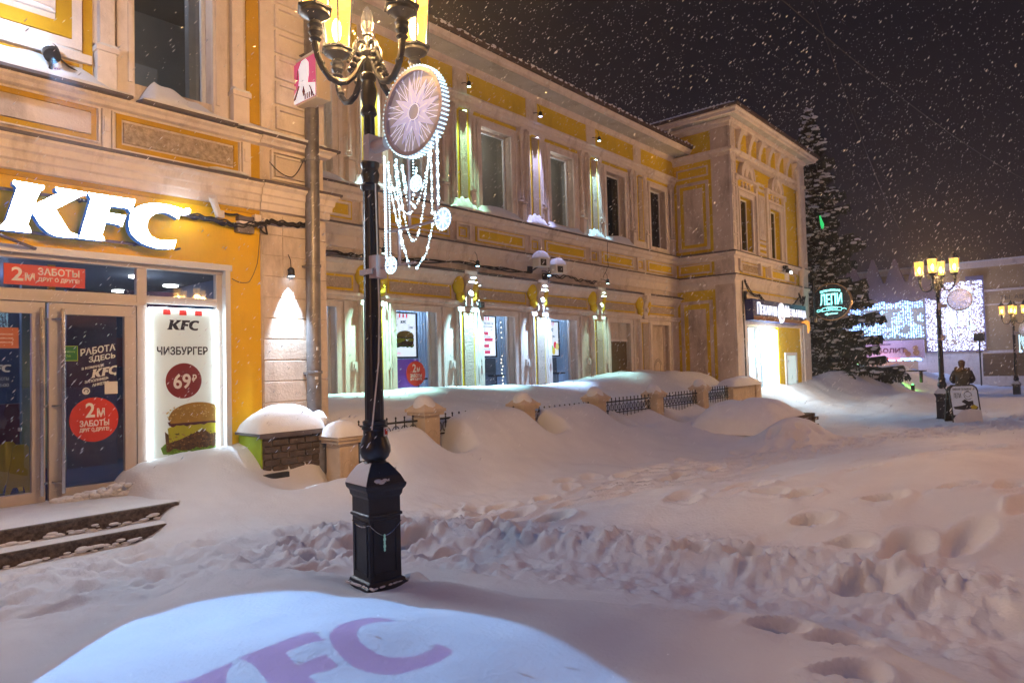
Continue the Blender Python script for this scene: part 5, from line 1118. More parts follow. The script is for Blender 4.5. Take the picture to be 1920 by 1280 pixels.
def make_lamp(label, x, y, z, rz):
    t = thing('street_lamp', label, 'street lamp', (x,y,z), rz, 'four armed cast iron street lamps in a row along the street')
    q = lambda w: w/2*math.sqrt(2)
    b = MB()
    b.lathe([(q(.34),-.3),(q(.34),.07),(q(.31),.075),(q(.30),.10),(q(.262),.11),(q(.262),.56),(q(.285),.565),(q(.285),.585),(q(.262),.59),(q(.262),.70),(q(.285),.72),(q(.295),.75),(q(.325),.77),(q(.335),.79),(q(.335),.805)],(0,0,0),4,R(45-9))
    b.build('pedestal', M['iron'], t, bevel=.004)
    c = MB(); c.lathe([(q(.32),.805),(q(.27),.86),(q(.20),.91),(q(.14),.95),(.01,.955)],(0,0,0),4,R(45-9)); c.build('pedestal_cap', M['iron'], t)
    d = MB()
    for a in range(4):
        an = R(90*a-9); ca_,sa_ = math.cos(an),math.sin(an)
        pt = lambda u,o,zz: (ca_*(.131+o)-sa_*u, sa_*(.131+o)+ca_*u, zz)
        for (u0,u1,z0,z1) in ((-.10,.10,.14,.16),(-.10,.10,.52,.535),(-.10,-.085,.14,.53),(.085,.10,.14,.53)):
            vs = [pt(u,o,zz) for zz in (z0,z1) for u,o in ((u0,0),(u1,0),(u1,.007),(u0,.007))]; d._add(vs,[(0,1,2,3),(4,7,6,5),(0,4,5,1),(1,5,6,2),(2,6,7,3),(3,7,4,0)])
    d.build('pedestal_moulding', M['iron'], t)
    v = MB(); v.lathe([(.07,.93),(.085,.95),(.075,.965),(.10,.99),(.116,1.03),(.115,1.07),(.10,1.12),(.088,1.15),(.086,1.19),(.098,1.20),(.098,1.225),(.085,1.23),(.09,1.245),(.09,1.26),(.07,1.27)],(0,0,0),28); v.build('vase', M['iron'], t, smooth=True)
    s = MB(); s.lathe([(.072,1.26),(.064,2.2),(.057,3.02)],(0,0,0),32,0,.07); s.lathe([(.060,3.0),(.075,3.02),(.077,3.04),(.06,3.06),(.066,3.10),(.072,3.13),(.06,3.17),(.072,3.20),(.072,3.22),(.05,3.24)],(0,0,0),24)
    s.lathe([(.046,3.22),(.042,3.60)],(0,0,0),24,0,.06); s.lathe([(.045,3.58),(.062,3.60),(.058,3.63),(.045,3.66),(.058,3.72),(.062,3.78),(.046,3.85),(.060,3.87),(.060,3.90),(.038,3.92)],(0,0,0),24)
    s.lathe([(.036,3.90),(.034,4.02),(.052,4.04),(.066,4.07),(.060,4.09),(.03,4.10),(.027,4.20),(.040,4.21),(.040,4.225),(.028,4.235),(.042,4.27),(.046,4.30),(.050,4.31),(.045,4.32),(.044,4.36),(.030,4.41),(.008,4.44)],(0,0,0),20)
    s.build('shaft', M['iron'], t, smooth=True)
    for k in range(4):
        an = R(41+45+90*k)-rz; ux,uy = math.cos(an),math.sin(an)
        P = lambda r,zz: (ux*r,uy*r,zz)
        a = MB(); cur = [(.03,4.03),(.07,4.00),(.10,3.93),(.135,3.86),(.19,3.80),(.26,3.775),(.33,3.79),(.39,3.85),(.425,3.92),(.44,3.99),(.445,4.04)]
        a.tube([P(r,zz) for r,zz in cur],[.026,.026,.026,.025,.024,.024,.024,.024,.024,.026,.028],10)
        a.tube([P(.05+.075*math.sin(R(w))*(1-w/700), 4.04+.06-.075*math.cos(R(w))*(1-w/700)) for w in range(0,360,24)],.016,8)
        for (r,zz,w) in ((.10,3.99,.035),(.13,3.945,.03),(.085,4.05,.03),(.40,3.88,.03),(.155,3.90,.026)): a.ball(P(r,zz),w,8,6,(1,1,.8))
        for w in range(6): a.ball(P(.115+.012*w, 4.05-.018*w),.016,6,5)
        am = a.build('arm', M['iron'], t, smooth=True)
        c = MB(); cx,cy_ = ux*.445,uy*.445
        c.lathe([(.028,4.02),(.045,4.04),(.03,4.06),(.05,4.09),(.042,4.12),(.055,4.14),(.04,4.17),(.075,4.20),(.105,4.215),(.11,4.235)],(cx,cy_,0),16)
        c.build('cup', M['iron'], am, smooth=True)
        l = MB(); l.lathe([(.105,4.235),(.135,4.245),(.135,4.262)],(cx,cy_,0),6)
        l.lathe([(.14,4.66),(.155,4.665),(.155,4.69),(.11,4.75),(.05,4.82),(.035,4.84),(.04,4.86),(.012,4.92)],(cx,cy_,0),6)
        for w in range(6):
            wa = 2*math.pi*w/6; l.tube([(cx+.106*math.cos(wa),cy_+.106*math.sin(wa),4.25),(cx+.137*math.cos(wa),cy_+.137*math.sin(wa),4.67)],.0075,6)
        ln = l.build('lantern', M['iron'], t)
        gm = MB(); gm.lathe([(.098,4.262),(.128,4.655)],(cx,cy_,0),6); gm.build('lantern_glass', lan, ln)
        bm_ = MB(); bm_.ball((cx,cy_,4.42),.055,10,8,(.7,.7,1.8)); bm_.build('bulb', bulbm, ln, smooth=True)
        lo_ = bpy.data.objects.new('bulb_light', BL1); COL.objects.link(lo_); lo_.parent = t; lo_.location = (cx,cy_,4.385)
    n = MB(); 
    # snow clinging to the pedestal
    n.lathe([(q(.335),.806),(q(.325),.825),(q(.27),.878),(q(.205),.928),(q(.14),.955)],(0,0,0),4,R(45-9)); vv = n.v; 
    keep = []
    for f in n.f[:16]:
        cx = sum(vv[i][0] for i in f)/4; cy_ = sum(vv[i][1] for i in f)/4
        if len(f)==4 and cx < -abs(cy_)*.3: keep.append(f)
    n2 = MB(); n2.v = vv; n2.f = keep; n2.mi = [0]*len(keep)
    rr = random.Random(4)
    for k in range(26):
        u = rr.uniform(-.15,.15); n2.ball((u*.8+.02, -.15+rr.uniform(0,.03)+.0, .815+rr.random()*.02), rr.uniform(.010,.02),6,5,(1.6,1,.7))
    for k in range(12): n2.ball((rr.uniform(-.05,.12), -.10+rr.uniform(-.01,.02), .88+rr.random()*.02), rr.uniform(.008,.014),6,5,(1.6,1,.7))
    for k in range(24): n2.ball((rr.uniform(-.16,.16), -.165, .075), .012,6,5,(1.6,.8,.6)); n2.ball((-.165, rr.uniform(-.16,.16), .075), .014,6,5,(.8,1.6,.7))
    o = n2.build('snow', M['snow_cap'], t, smooth=True); o.visible_camera = True
    return t
Z1 = .10
lamp1 = make_lamp('black cast iron lamp post in the foreground with a square pedestal and sodium lanterns', LAMPX, LAMPY, Z1, 0)
lamp2 = copy_tree(lamp1); lamp2.location = (23.0,3.55,-.18); lamp2['label'] = 'black street lamp with four glowing lanterns standing beside the sandwich board'
lamp3 = copy_tree(lamp1); lamp3.location = (41.6,3.28,-.60); lamp3['label'] = 'far street lamp at the very right edge before the ribbed wall'
lamp0 = copy_tree(lamp1); lamp0.location = (-9.5,3.2,.0); lamp0['label'] = 'street lamp of the same row standing behind the viewer'
lamp4 = copy_tree(lamp1); lamp4.location = (10.5,-5.5,.0); lamp4['label'] = 'street lamp across the street behind the viewer, opposite the entrance'
lamp5 = copy_tree(lamp1); lamp5.location = (15.5,-9.5,-.1); lamp5['label'] = 'street lamp across the street, opposite the bakery wing'
BL0 = bulb_light((1,.43,.10), 2500)
for l_,d_ in ((lamp4,BL4),(lamp5,BL5),(lamp0,BL0)):
    for c_ in l_.children:
        if c_.name.startswith('bulb_light'): c_.data = d_
# cable, sticker, chain with padlock on the near lamp
cable('cable','white supply cable running down the near lamp post',[(3.19,4.095,3.15),(3.20,4.09,2.2),(3.185,4.09,1.8),(3.12,4.10,1.30)],.006,16,0,.0,1,1,M['white_print'])
t = thing('sticker','small pale sticker with a red mark on the vase of the near lamp post','sticker',(3.22,4.06,1.22)); mb = MB(); mb.box(3.20,3.235,4.058,4.064,1.25,1.315); o = W(mb,'paper',M['white_print'],t); mb = MB(); mb.box(3.206,3.229,4.055,4.058,1.262,1.303); W(mb,'red_mark',M['red'],t)
t = thing('chain','thin wire with a bead pendant slung round the pedestal of the near lamp post','chain',(3.2,4.0,.55))
mb = MB(); an = R(-9); c9,s9 = math.cos(an),math.sin(an)
rot = lambda u,v,z: (3.2+c9*u-s9*v, 4.17+s9*u+c9*v, z)
pts = [rot(-.134,.13-.26*k/8,.62-.03*math.sin(k/8*3.14)) for k in range(9)]+[rot(-.13+.264*k/12,-.136,.62-.09*math.sin(k/12*3.14)) for k in range(13)]
mb.tube(pts,.0035,5); W(mb,'wire',M['steel'],t)
mb = MB(); p = rot(-.02,-.14,0)
for k,(zz,r_) in enumerate(((.53,.010),(.505,.013),(.48,.010),(.455,.013),(.43,.010))): mb.ball((p[0],p[1]-.012,zz),r_,6,5,(1,.6,1.4))
W(mb,'pendant',emit('bead glass',(.3,.8,.8),.12,(.35,.7,.7)),t)
# ------------------------------------------------------------------ light ornaments hanging from the lamp posts
def make_ornament(label, loc):
    t = thing('light_ornament', label, 'light ornament', loc, 0, 'dream catcher light ornaments on the lamp posts')
    xo = lambda x,y,z: (y, -x, z)       # local x = reach over the street (-Y), front faces -X
    fr = paint('lavender painted frame',(.50,.42,.46),(.42,.36,.4),3,.45,.03,20,metal=.2) if 'lavender painted frame' not in bpy.data.materials else bpy.data.materials['lavender painted frame']
    web = emit('white web lines',(.80,.78,1),.75) ; star = emit('lavender acrylic star',(.62,.60,.95),.42,(.6,.6,.8)); ledw = emit('icy led points',(.55,.88,1),5)
    cx,cz,r = .53,3.475,.285
    m = MB(xo); ring(m,cx,cz,r,r+.028,-.034,.034,48); m.build('rim',M['cream_trim'] if False else fr,t,smooth=True)
    mm, nt, out = new_mat('frosted web sheet'); tb = nt.nodes.new('ShaderNodeBsdfTransparent'); db = nt.nodes.new('ShaderNodeBsdfPrincipled'); db.inputs['Base Color'].default_value = (.7,.66,.66,1); db.inputs['Emission Color'].default_value = (.75,.7,.85,1); db.inputs['Emission Strength'].default_value = .16; mx = nt.nodes.new('ShaderNodeMixShader'); mx.inputs[0].default_value = .55
    nt.links.new(tb.outputs[0],mx.inputs[1]); nt.links.new(db.outputs[0],mx.inputs[2]); nt.links.new(mx.outputs[0],out.inputs[0])
    m = MB(xo); disc(m,cx,cz,r,-.003,.003,40); m.build('web_sheet',mm,t)
    m = MB(xo)
    for k in range(8):
        a = R(45*k+10); a1 = a-R(22.5); a2 = a+R(22.5); ro = r*.86 if k%2 else r*.95; ri = r*.36
        m.prism([(cx+.07*math.cos(a1),cz+.07*math.sin(a1)),(cx+ri*math.cos(a1),cz+ri*math.sin(a1)),(cx+ro*math.cos(a),cz+ro*math.sin(a)),(cx+ri*math.cos(a2),cz+ri*math.sin(a2)),(cx+.07*math.cos(a2),cz+.07*math.sin(a2))],-.010,-.005)
    m.build('star',star,t)
    m = MB(xo)
    ring(m,cx,cz,.055,.060,-.016,-.011,20)
    for k in range(8):
        a = R(45*k+10); 
        def ln(r1,a1,r2,a2,w=.0016): m.tube([(cx+r1*math.cos(a1),-.014,cz+r1*math.sin(a1)),(cx+r2*math.cos(a2),-.014,cz+r2*math.sin(a2))],w*1.3,4)
        for d in (-22.5,-13,13): ln(r*.36,a+R(22.5 if d>0 else -22.5),r,a+R(d))
        for d in (-9,9): ln(r*.62,a+R(d*.8),r,a+R(d*1.7))
        ln(.06,a,r*.5,a)
    m.build('web_lines',web,t)
    m = MB(xo)
    for rr_ in (-.027,-.009,.009,.027):
        for k in range(64):
            a = 2*math.pi*k/64; m.box(cx+(r+.036)*math.cos(a)-.0045,cx+(r+.036)*math.cos(a)+.0045,rr_-.005,rr_+.005,cz+(r+.036)*math.sin(a)-.0045,cz+(r+.036)*math.sin(a)+.0045)
    m.build('rim_leds',emit('rim led',(.60,.88,1),1.8),t)
    m = MB(xo)
    for a,b,c,d in ((.175,.19,2.40,3.16),(.735,.75,2.66,3.24),(.44,.455,2.66,3.18),(.175,.75,2.655,2.67),(.32,.335,2.40,2.66),(.09,.50,2.395,2.41)): m.box(a,b,-.01,.01,c,d)
    m.tube([(.03,0,3.33),(.22,0,3.33)],.05,14); m.box(.0,.07,-.06,.06,3.22,3.42); m.box(.03,.12,-.05,.05,2.33,2.50); m.box(-.06,.09,-.07,.07,2.36,2.40); m.box(-.10,.0,.05,.06,3.38,3.39); m.box(-.10,.0,.05,.06,3.25,3.26)
    m.build('frame',fr,t)
    def strand(pts, big=.5, r0=.0058, name='led_strand', step=.020):
        m = MB(xo); L_ = 0; q = []
        for i in range(len(pts)-1):
            a,b = Vector(pts[i]),Vector(pts[i+1]); n = max(1,int((b-a).length/step))
            for k in range(n): q.append(a.lerp(b,k/n))
        for k,p in enumerate(q):
            m.ball((p.x,p.y,p.z), r0*(1.9 if k%4==0 and big else 1), 5, 4)
        return m.build(name, ledw, t)
    def swag(a, b, dip, n=16, o=0):
        return [(a[0]+(b[0]-a[0])*k/n, o, a[1]+(b[1]-a[1])*k/n-dip*4*(k/n)*(1-k/n)) for k in range(n+1)]
    strand([(.20,-.02,3.22),(.20,-.02,2.45)],0,.009); strand([(.225,0,3.18),(.225,0,2.45)],0)
    strand([(.70,-.01,3.22),(.70,-.01,2.70)],1); strand([(.765,-.01,3.30),(.765,-.01,2.75)],1,.007)
    strand(swag((.23,3.15),(.72,3.2),.42,18,-.02)); strand(swag((.30,3.18),(.66,3.18),.62,18,.01))
    strand([(.30,0,3.14),(.33,0,2.85),(.36,0,2.5)],1); strand([(.38,0,3.12),(.45,.0,2.85),(.53,0,2.78)],1); strand([(.22,0,3.05),(.30,0,2.75),(.44,0,2.36)],1)
    strand([(.72,0,2.72),(.62,0,2.45),(.50,0,2.345)],1); strand([(.50,0,3.13),(.50,0,3.02)],0,.006); strand(swag((.36,3.1),(.52,3.1),.28,10,.015))
    for (x,z,r_) in ((.535,2.96,.055),(.805,2.66,.072),(.24,2.41,.060)):
        m = MB(xo); disc(m,x,z,r_,-.006,.0,24); ds = m.build('medallion',emit('medallion glow',(.50,.62,.95),.6) if 'medallion glow' not in bpy.data.materials else bpy.data.materials['medallion glow'],t)
        m = MB(xo)
        for k in range(22): a = 2*math.pi*k/22; m.ball((x+r_*math.cos(a),-.01,z+r_*math.sin(a)),.006,5,4)
        for k in range(8):
            a = R(45*k); m.tube([(x,-.012,z),(x+r_*.8*math.cos(a),-.012,z+r_*.8*math.sin(a))],.0025,4)
        m.build('medallion_leds',ledw,ds)
    return t
orn1 = make_ornament('large round dream catcher of white leds hanging on the foreground lamp post', (LAMPX,LAMPY,Z1))
orn2 = copy_tree(orn1); orn2.location = lamp2.location; orn2['label'] = 'round dream catcher light ornament on the lamp post by the sandwich board'
orn3 = copy_tree(orn1); orn3.location = lamp3.location; orn3['label'] = 'round dream catcher light ornament on the far lamp post, cut by the picture edge'

# ------------------------------------------------------------------ sandwich board and person
t = thing('sandwich_board','white pavement board with rounded black frame and food drawing beside the second lamp','sandwich board',(22.45,3.0,-.22),0)
tf = lambda x,y,z: (x*.64+y*.77, -x*.77+y*.64, z)
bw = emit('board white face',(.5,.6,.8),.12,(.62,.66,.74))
for s in (1,-1):
    f2 = (lambda s: lambda x,y,z: tf(x, (y+s*(.02+.18*(1-z/1.12)))*-1*(1 if s>0 else 1), z))(s)
    pl = [(-.40,0),(.40,0),(.40,.96),(.37,1.05),(.28,1.12),(-.28,1.12),(-.37,1.05),(-.40,.96)]
    mb = MB(f2); mb.prism(pl,-.015,.015); mb.build('frame',M['black'],t)
f2 = lambda x,y,z: tf(x, y-(.035+.18*(1-z/1.12)), z)
mb = MB(f2); mb.prism([(-.36,.30),(.36,.30),(.36,.94),(.33,1.02),(.26,1.08),(-.26,1.08),(-.33,1.02),(-.36,.94)],-.004,.006); mb.build('poster',bw,t)
for s_,a,b,c,d,bo in (('ПИВНАЯ ПЕЛЬМЕННАЯ',-.30,.97,.60,.055,.01),('ЛЕПИ',-.29,.76,.20,.13,.0)):
    text_mb(s_,a,b,c,d,-.006,.004,bo,0,f2).build('lettering',M['navy_print'],t)
mb = MB(f2); ring(mb,.10,.82,.10,.112,-.010,-.006,20); ring(mb,.10,.86,.07,.08,-.010,-.006,16,200,340); mb.box(.06,.14,-.010,-.006,.93,.945); mb.build('face_drawing',M['navy_print'],t)
mb = MB(f2); mb.prism([(-.10,.66),(0,.72),(.10,.66),(.22,.68),(.22,.58),(.34,.50),(.30,.44),(.05,.42),(-.30,.46),(-.34,.52),(-.1,.55),(.02,.58)],-.009,-.006); mb.build('dark_bowl_picture',M['navy_print'],t)
mb = MB(f2); mb.prism([(.12,.53),(.24,.57),(.32,.50),(.26,.45),(.15,.46)],-.013,-.009); mb.build('yellow_picture',paint('yellow paint',(.6,.5,.02),None,3,.5,0),t)
mb = MB(f2); mb.prism([(-.385,0),(.385,0),(.385,.42),(.1,.46),(-.1,.42),(-.3,.30),(-.385,.2)],-.05,-.006); mb.build('snow',M['snow_cap'],t,bevel=.01)

def skin(name, pts, edges, radii, mat, parent, sub=2):
    me = bpy.data.meshes.new(name); me.from_pydata(pts, edges, []); o = bpy.data.objects.new(name, me); COL.objects.link(o); o.parent = parent; me.materials.append(mat)
    md = o.modifiers.new('skin','SKIN'); 
    for i,r in enumerate(radii): me.skin_vertices[0].data[i].radius = r if isinstance(r,tuple) else (r,r)
    me.skin_vertices[0].data[0].use_root = True; md.use_smooth_shade = True
    s = o.modifiers.new('sub','SUBSURF'); s.levels = sub; s.render_levels = sub
    return o
px,py = 27.3,3.62; pz = H(px,py)-.05
t = thing('person','person seen from behind in dark padded coat with fur trimmed hood','person',(px,py,pz),R(10))
ct = paint('dark padded coat',(.012,.011,.014),(.022,.02,.024),8,.7,.5,30)
tr_ = paint('dark trousers',(.015,.015,.02),None,5,.8,.2,40)
# body: pelvis root, legs mid stride, torso, arms bent forward (facing +X)
bp = [(0,0,.86),(0,0,1.05),(0,0,1.26),(0,0,1.40),(0,0,1.50),(.02,0,1.60),(.02,0,1.68),
      (.0,.10,.80),(.10,.10,.44),(.06,.10,.06),(.18,.11,.03),(.0,-.10,.80),(-.06,-.10,.45),(-.20,-.10,.10),(-.10,-.11,.03),
      (0,.20,1.37),(-.03,.30,1.12),(.20,.18,1.02),(0,-.20,1.37),(-.03,-.30,1.12),(.20,-.18,1.02)]
be = [(0,1),(1,2),(2,3),(3,4),(4,5),(5,6),(0,7),(7,8),(8,9),(9,10),(0,11),(11,12),(12,13),(13,14),(3,15),(15,16),(16,17),(3,18),(18,19),(19,20)]
br = [.15,.145,.16,.14,.06,.085,.085,.10,.065,.045,.04,.10,.065,.045,.04,.085,.062,.042,.085,.062,.042]
skin('body',bp,be,br,tr_,t)
skin('coat',[(0,0,.62),(0,0,.86),(0,0,1.12),(0,0,1.33),(0,0,1.44),(0,.21,1.36),(-.04,.31,1.12),(.17,.22,1.02),(0,-.21,1.36),(-.04,-.31,1.12),(.17,-.22,1.02)],[(0,1),(1,2),(2,3),(3,4),(3,5),(5,6),(6,7),(3,8),(8,9),(9,10)],[(.21,.24),(.20,.23),(.20,.22),(.19,.20),.11,.105,.09,.065,.105,.09,.065],ct,t)
fur = paint('brown fur trim',(.10,.055,.03),(.05,.028,.016),30,.9,1,50)
mb = MB(); rr = random.Random(2)
for k in range(60):
    a = rr.uniform(0,2*math.pi); mb.ball((-.03+.11*math.cos(a)*.6,.19*math.sin(a),1.45+rr.uniform(-.05,.05)-.03*math.cos(a)),rr.uniform(.03,.055),6,5)
mb.build('hood',fur,t,smooth=True)
mb = MB(); mb.ball((.02,0,1.64),.105,14,10,(1,.92,1.15)); mb.ball((.02,0,1.70),.112,14,10,(1,.95,.8)); mb.build('hat',paint('brown knit hat',(.07,.035,.02),(.04,.02,.012),40,.9,1,60),t,smooth=True)
sk = paint('skin',(.45,.26,.18),None,4,.6,.05,30)
for s in (1,-1):
    hd = skin('hand',[(.20,.18*s,1.01),(.26,.155*s,1.0),(.29,.15*s,1.0)],[(0,1),(1,2)],[(.022,.03),(.02,.036),(.016,.034)],sk,t,1)
    for f in range(4):
        y0 = (.125+.018*f)*s; skin('finger',[(.29,y0,1.0),(.315,y0,.995),(.325,y0*.98,.97),(.318,y0*.97,.955)],[(0,1),(1,2),(2,3)],[.008,.008,.0075,.007],sk,hd,1)
    skin('thumb',[(.235,.135*s,1.01),(.262,.112*s,1.005),(.285,.10*s,.995)],[(0,1),(1,2)],[.010,.009,.008],sk,hd,1)

# ------------------------------------------------------------------ spruce behind the wing
def spruce(name, label, x, y, z, h, rad, seed, nw=30, group=None):
    rr = random.Random(seed); t = thing(name, label, 'tree', (x,y,z), 0, group)
    bark = bpy.data.materials.get('spruce bark') or paint('spruce bark',(.06,.04,.028),(.03,.02,.015),10,.9,1,20)
    m = MB(); m.tube([(0,0,-.3),(0,0,h*.3),(.03,0,h*.7),(0,0,h*.97)],[.24,.17,.08,.015],10); m.build('trunk',bark,t,smooth=True)
    nd = bpy.data.materials.get('spruce needles') or paint('spruce needles',(.016,.030,.018),(.04,.045,.032),1.5,.8,.0,20)
    c = MB(); sn = MB(); br_ = MB()
    for w in range(nw):
        f = w/(nw-1); zz = h*(.045+.93*f); L_ = rad*(1-f)**.80*(.80+.16*math.sin(w*2.1)+.12*math.sin(w*5.3))+.10; nb_ = int(12-5*f)
        a0 = rr.uniform(0,6.28)
        for k in range(nb_):
            a = a0+2*math.pi*k/nb_+rr.uniform(-.25,.25); l = L_*rr.uniform(.55,1.15); zz = h*(.045+.93*f)+rr.uniform(-.22,.22)*(1-f); dz = -.40*l*(1-f*1.15)+rr.uniform(-.1,.1); ca_,sa_ = math.cos(a),math.sin(a)
            P = [Vector((ca_*l*s_,sa_*l*s_,zz+dz*(1.25*s_-.25*s_*s_)+.16*l*s_**3)) for s_ in (0,.25,.5,.75,1)]
            br_.tube(P,[.03*(1-f)+.01,.022,.016,.01,.004],4,cap=False)
            n = int(9+l*18)
            for q in range(n):
                s_ = (q+rr.random())/n; s_ = .12+.88*s_; i = min(3,int(s_*4)); p = P[i].lerp(P[i+1],s_*4-i)
                wd = (.14+.46*l*.36*(1-s_))*rr.uniform(.4,1.2)
                for sd in (-1,1):
                    e = p+Vector((-sa_*sd*wd+ca_*.12*rr.random(), ca_*sd*wd+sa_*.12*rr.random(), -.14-.26*rr.random()))
                    side = Vector((ca_,sa_,0))*(.045+.03*rr.random())
                    c._add([p-side,p+side,e+side*.6,e+Vector((0,0,-.05)),e-side*.6],[(0,1,2,3,4)])
                    c._add([p-side*.5+Vector((0,0,.03)),p+side*.5+Vector((0,0,.03)),p.lerp(e,.6)+Vector((0,0,-.16-.12*rr.random()))],[(0,1,2)])
                    if rr.random()<.13:
                        mid = p.lerp(e,rr.uniform(.3,.95)); r_ = rr.uniform(.05,.14); sn.ball((mid.x,mid.y,mid.z+.025),r_,5,4,(1.3,1.3,.5))
    c.build('crown',nd,t,recalc=False); br_.build('branches',bark,t)
    sn.build('snow',M['snow_cap'],t,smooth=True)
    return t
spruce('spruce_tree','tall dark spruce dusted with snow behind the bakery wing',35.2,10.6,-.4,14.9,3.8,3,36)

# ------------------------------------------------------------------ end of the square: shop building with curtains of leds
FX = 60.0
xl = lambda x,y,z: (FX+y, 20-x, z)      # local x = towards the street side (20 - Y)
F = thing('building','broad pale building closing the square, with a zigzag canopy and curtains of blue white leds','building',(FX+4,10,-.5))
wallm = paint('pale rendered wall',(.52,.38,.22),(.42,.30,.18),.6,.85,.2,6)
mb = MB(xl); mb.box(-6,5.6,0,9,-1,6.2); mb.box(5.6,26,-.3,9,-1,8.0); W(mb,'wall',wallm,F)
mb = MB(xl); mb.box(5.4,26,-.5,.2,8.0,8.4); mb.box(10.2,26,-.42,-.2,6.2,6.35); mb.box(10.2,26,-.36,-.3,5.2,5.3); mb.box(13.4,26,-.38,-.3,1.75,1.95); mb.box(9.4,26,-.4,-.3,-.6,.1); W(mb,'cornice',M['cream_trim'],F)
mb = MB(xl); mb.box(5.3,26,-.55,9,8.4,8.5); W(mb,'snow',M['snow_cap'],F)
mb = MB(xl)
for k in range(22): mb.box(13.4,26,-.345,-.3,-.3+k*.09,-.24+k*.09)
W(mb,'ribbed_wall',paint('brown ribbed cladding',(.22,.15,.09),(.18,.12,.075),1,.8,.1,10),F)
mb = MB(xl); mb.box(13.0,13.4,-.36,-.2,-.6,1.8); mb.box(9.3,13.0,-.34,-.2,.0,1.9); W(mb,'white_panel',M['cream_trim'],F)
TX('ТЫ. АВТОВОКЗАЛ',14.6,5.55,3.6,.3,-.3,M['slate'],F,.03,.0,xf=xl)
# canopy
zz = [(5.6,5.9)]
mb = MB(xl); top = []; n = 7
x0,x1 = 4.6,9.6
for k in range(5):
    a = x0+k*1.5; top += [(a,7.3),(a+.62,9.3-.1*k),(a+.75,9.3-.1*k),(a+1.35,7.3)]
top = [(x,z) for x,z in top if x<=11.2]
bot = []
for k in range(24,-1,-1):
    x = 4.4+k*(11.2-4.4)/24; bot.append((x,5.75-.28*abs(math.sin((x-4.4)/1.45*math.pi/1.0))+.25))
mb.prism([(4.4,7.2)]+top+[(11.2,7.2)]+bot,-1.9,-1.6); mb.box(4.5,11.1,-1.6,0,6.6,6.7); W(mb,'zigzag_canopy',paint('violet grey canopy',(.28,.20,.20),(.22,.15,.16),1,.8,.1,8),F)
mb = MB(xl); mb.box(4.6,9.9,-1.2,-.3,2.95,4.9-2.0+.05); mb.box(4.3,9.9,-1.4,-1.1,1.55,2.9); W(mb,'sign_fascia',paint('pinkish fascia board',(.55,.36,.40),(.5,.32,.36),1,.6,.03,8),F)
TX('АЙБОЛИТ',6.0,1.95,2.7,.48,-1.41,paint('dark red fascia letters',(.16,.03,.05),None,3,.5,0),F,.03,.02,xf=xl)
TX('ДЕТСКИЙ МИР',6.7,2.55,1.0,.14,-1.41,bpy.data.materials['dark red fascia letters'],F,.03,.0,xf=xl)
mb = MB(xl); 
for x,z,r_ in ((8.7,2.1,.14),(8.85,1.85,.2),(9.35,2.3,.18),(9.4,1.95,.22)): disc(mb,x,z,r_,-1.44,-1.41,12)
W(mb,'fascia_picture',paint('ochre fascia picture',(.45,.22,.08),(.3,.1,.05),3,.5,0),F)
mb = MB(xl); mb.box(5.9,9.6,-.1,.1,-.5,1.5); W(mb,'door_glass',glass('far door glass',(.05,.05,.07),.06),F)
mb = MB(xl); mb.box(4.5,9.8,.3,.4,-.5,1.5); W(mb,'lobby_shade_panel',M['dark_int'],F)  # dark sheet stands for the shade inside the lobby
mb = MB(xl)
for x in (5.9,6.8,7.6,8.6,9.55): mb.box(x,x+.07,-.14,.1,-.5,1.5)
mb.box(5.9,9.6,-.14,.1,-.55,.1); W(mb,'door_frame',paint('dark red door frame',(.05,.018,.022),None,3,.5,0),F)
mb = MB(xl); mb.box(7.7,8.3,-.2,-.14,.55,1.1); W(mb,'notice',M['white_print'],F)
mb = MB(xl)
for x,w_ in ((6.3,.2),(7.1,.28),(7.3,.1)): mb.box(x,x+w_,.1,.15,.2,1.3)
W(mb,'lit_shelf',emit('pale green shop light',(.35,.6,.5),.35),F)
mb = MB(xl); mb.box(4.75,5.45,-.12,-.05,.0,1.45); wf = W(mb,'shop_window',emit('lit shop window',(.55,.95,1),1.3),F)
mb = MB(xl); mb.box(4.75,5.45,-.15,-.12,1.15,1.45); mb.box(4.75,5.45,-.15,-.12,-.05,.05); W(mb,'green_band',emit('yellow green band',(.45,.75,.02),.8),wf)
mb = MB(xl); mb.box(4.3,5.8,-.2,0,-.6,-.05); mb.box(4.3,4.7,-.2,0,-.1,1.5); mb.box(5.5,5.9,-.2,0,-.1,1.5); W(mb,'lower_wall',M['cream_trim'],F)
def led_curtain(name, label, x0, x1, z0, z1, y, n, col, s, seed, gaps=0.0, size=(.03,.05)):
    rr = random.Random(seed); m = MB(xl)
    for k in range(n):
        x = x0+(x1-x0)*rr.random(); z = z0+(z1-z0)*rr.random()
        if gaps:
            g_ = float(fbm(np.array(x*1.7+seed),np.array(z*1.1),3)); xi = round(x/.16)*.16; x = x*.4+xi*.6
            if g_ < -.26 and z < z1-.6 : continue
        w_ = rr.uniform(*size); m.box(x-w_,x+w_,y-.03,y,z-w_,z+w_)
    o = m.build(name, emit(label[:24],col,s)); tag(o,label,'led lights',kind='stuff'); return o
led_curtain('led_lights','curtain of blue white leds under the zigzag canopy of the far building',4.7,9.95,3.1,5.95,-1.3,1900,(.30,.52,1),4,1,1,(.022,.04))
led_curtain('led_lights','dense white led net to the right of the zigzag canopy on the far building',10.0,13.6,2.0,7.05,-.5,2600,(.55,.62,1),3.2,2,0,(.016,.032))
led_curtain('led_lights','dense blue white led net left of the zigzag canopy, behind the spruce',2.4,4.35,2.2,6.3,-.5,1000,(.38,.52,1),3.4,3,0,(.02,.035))
led_curtain('led_lights','blue led fringe below the fascia of the far building',4.9,9.7,1.36,1.56,-1.3,260,(.30,.60,1),4,4)
mb = MB(xl)
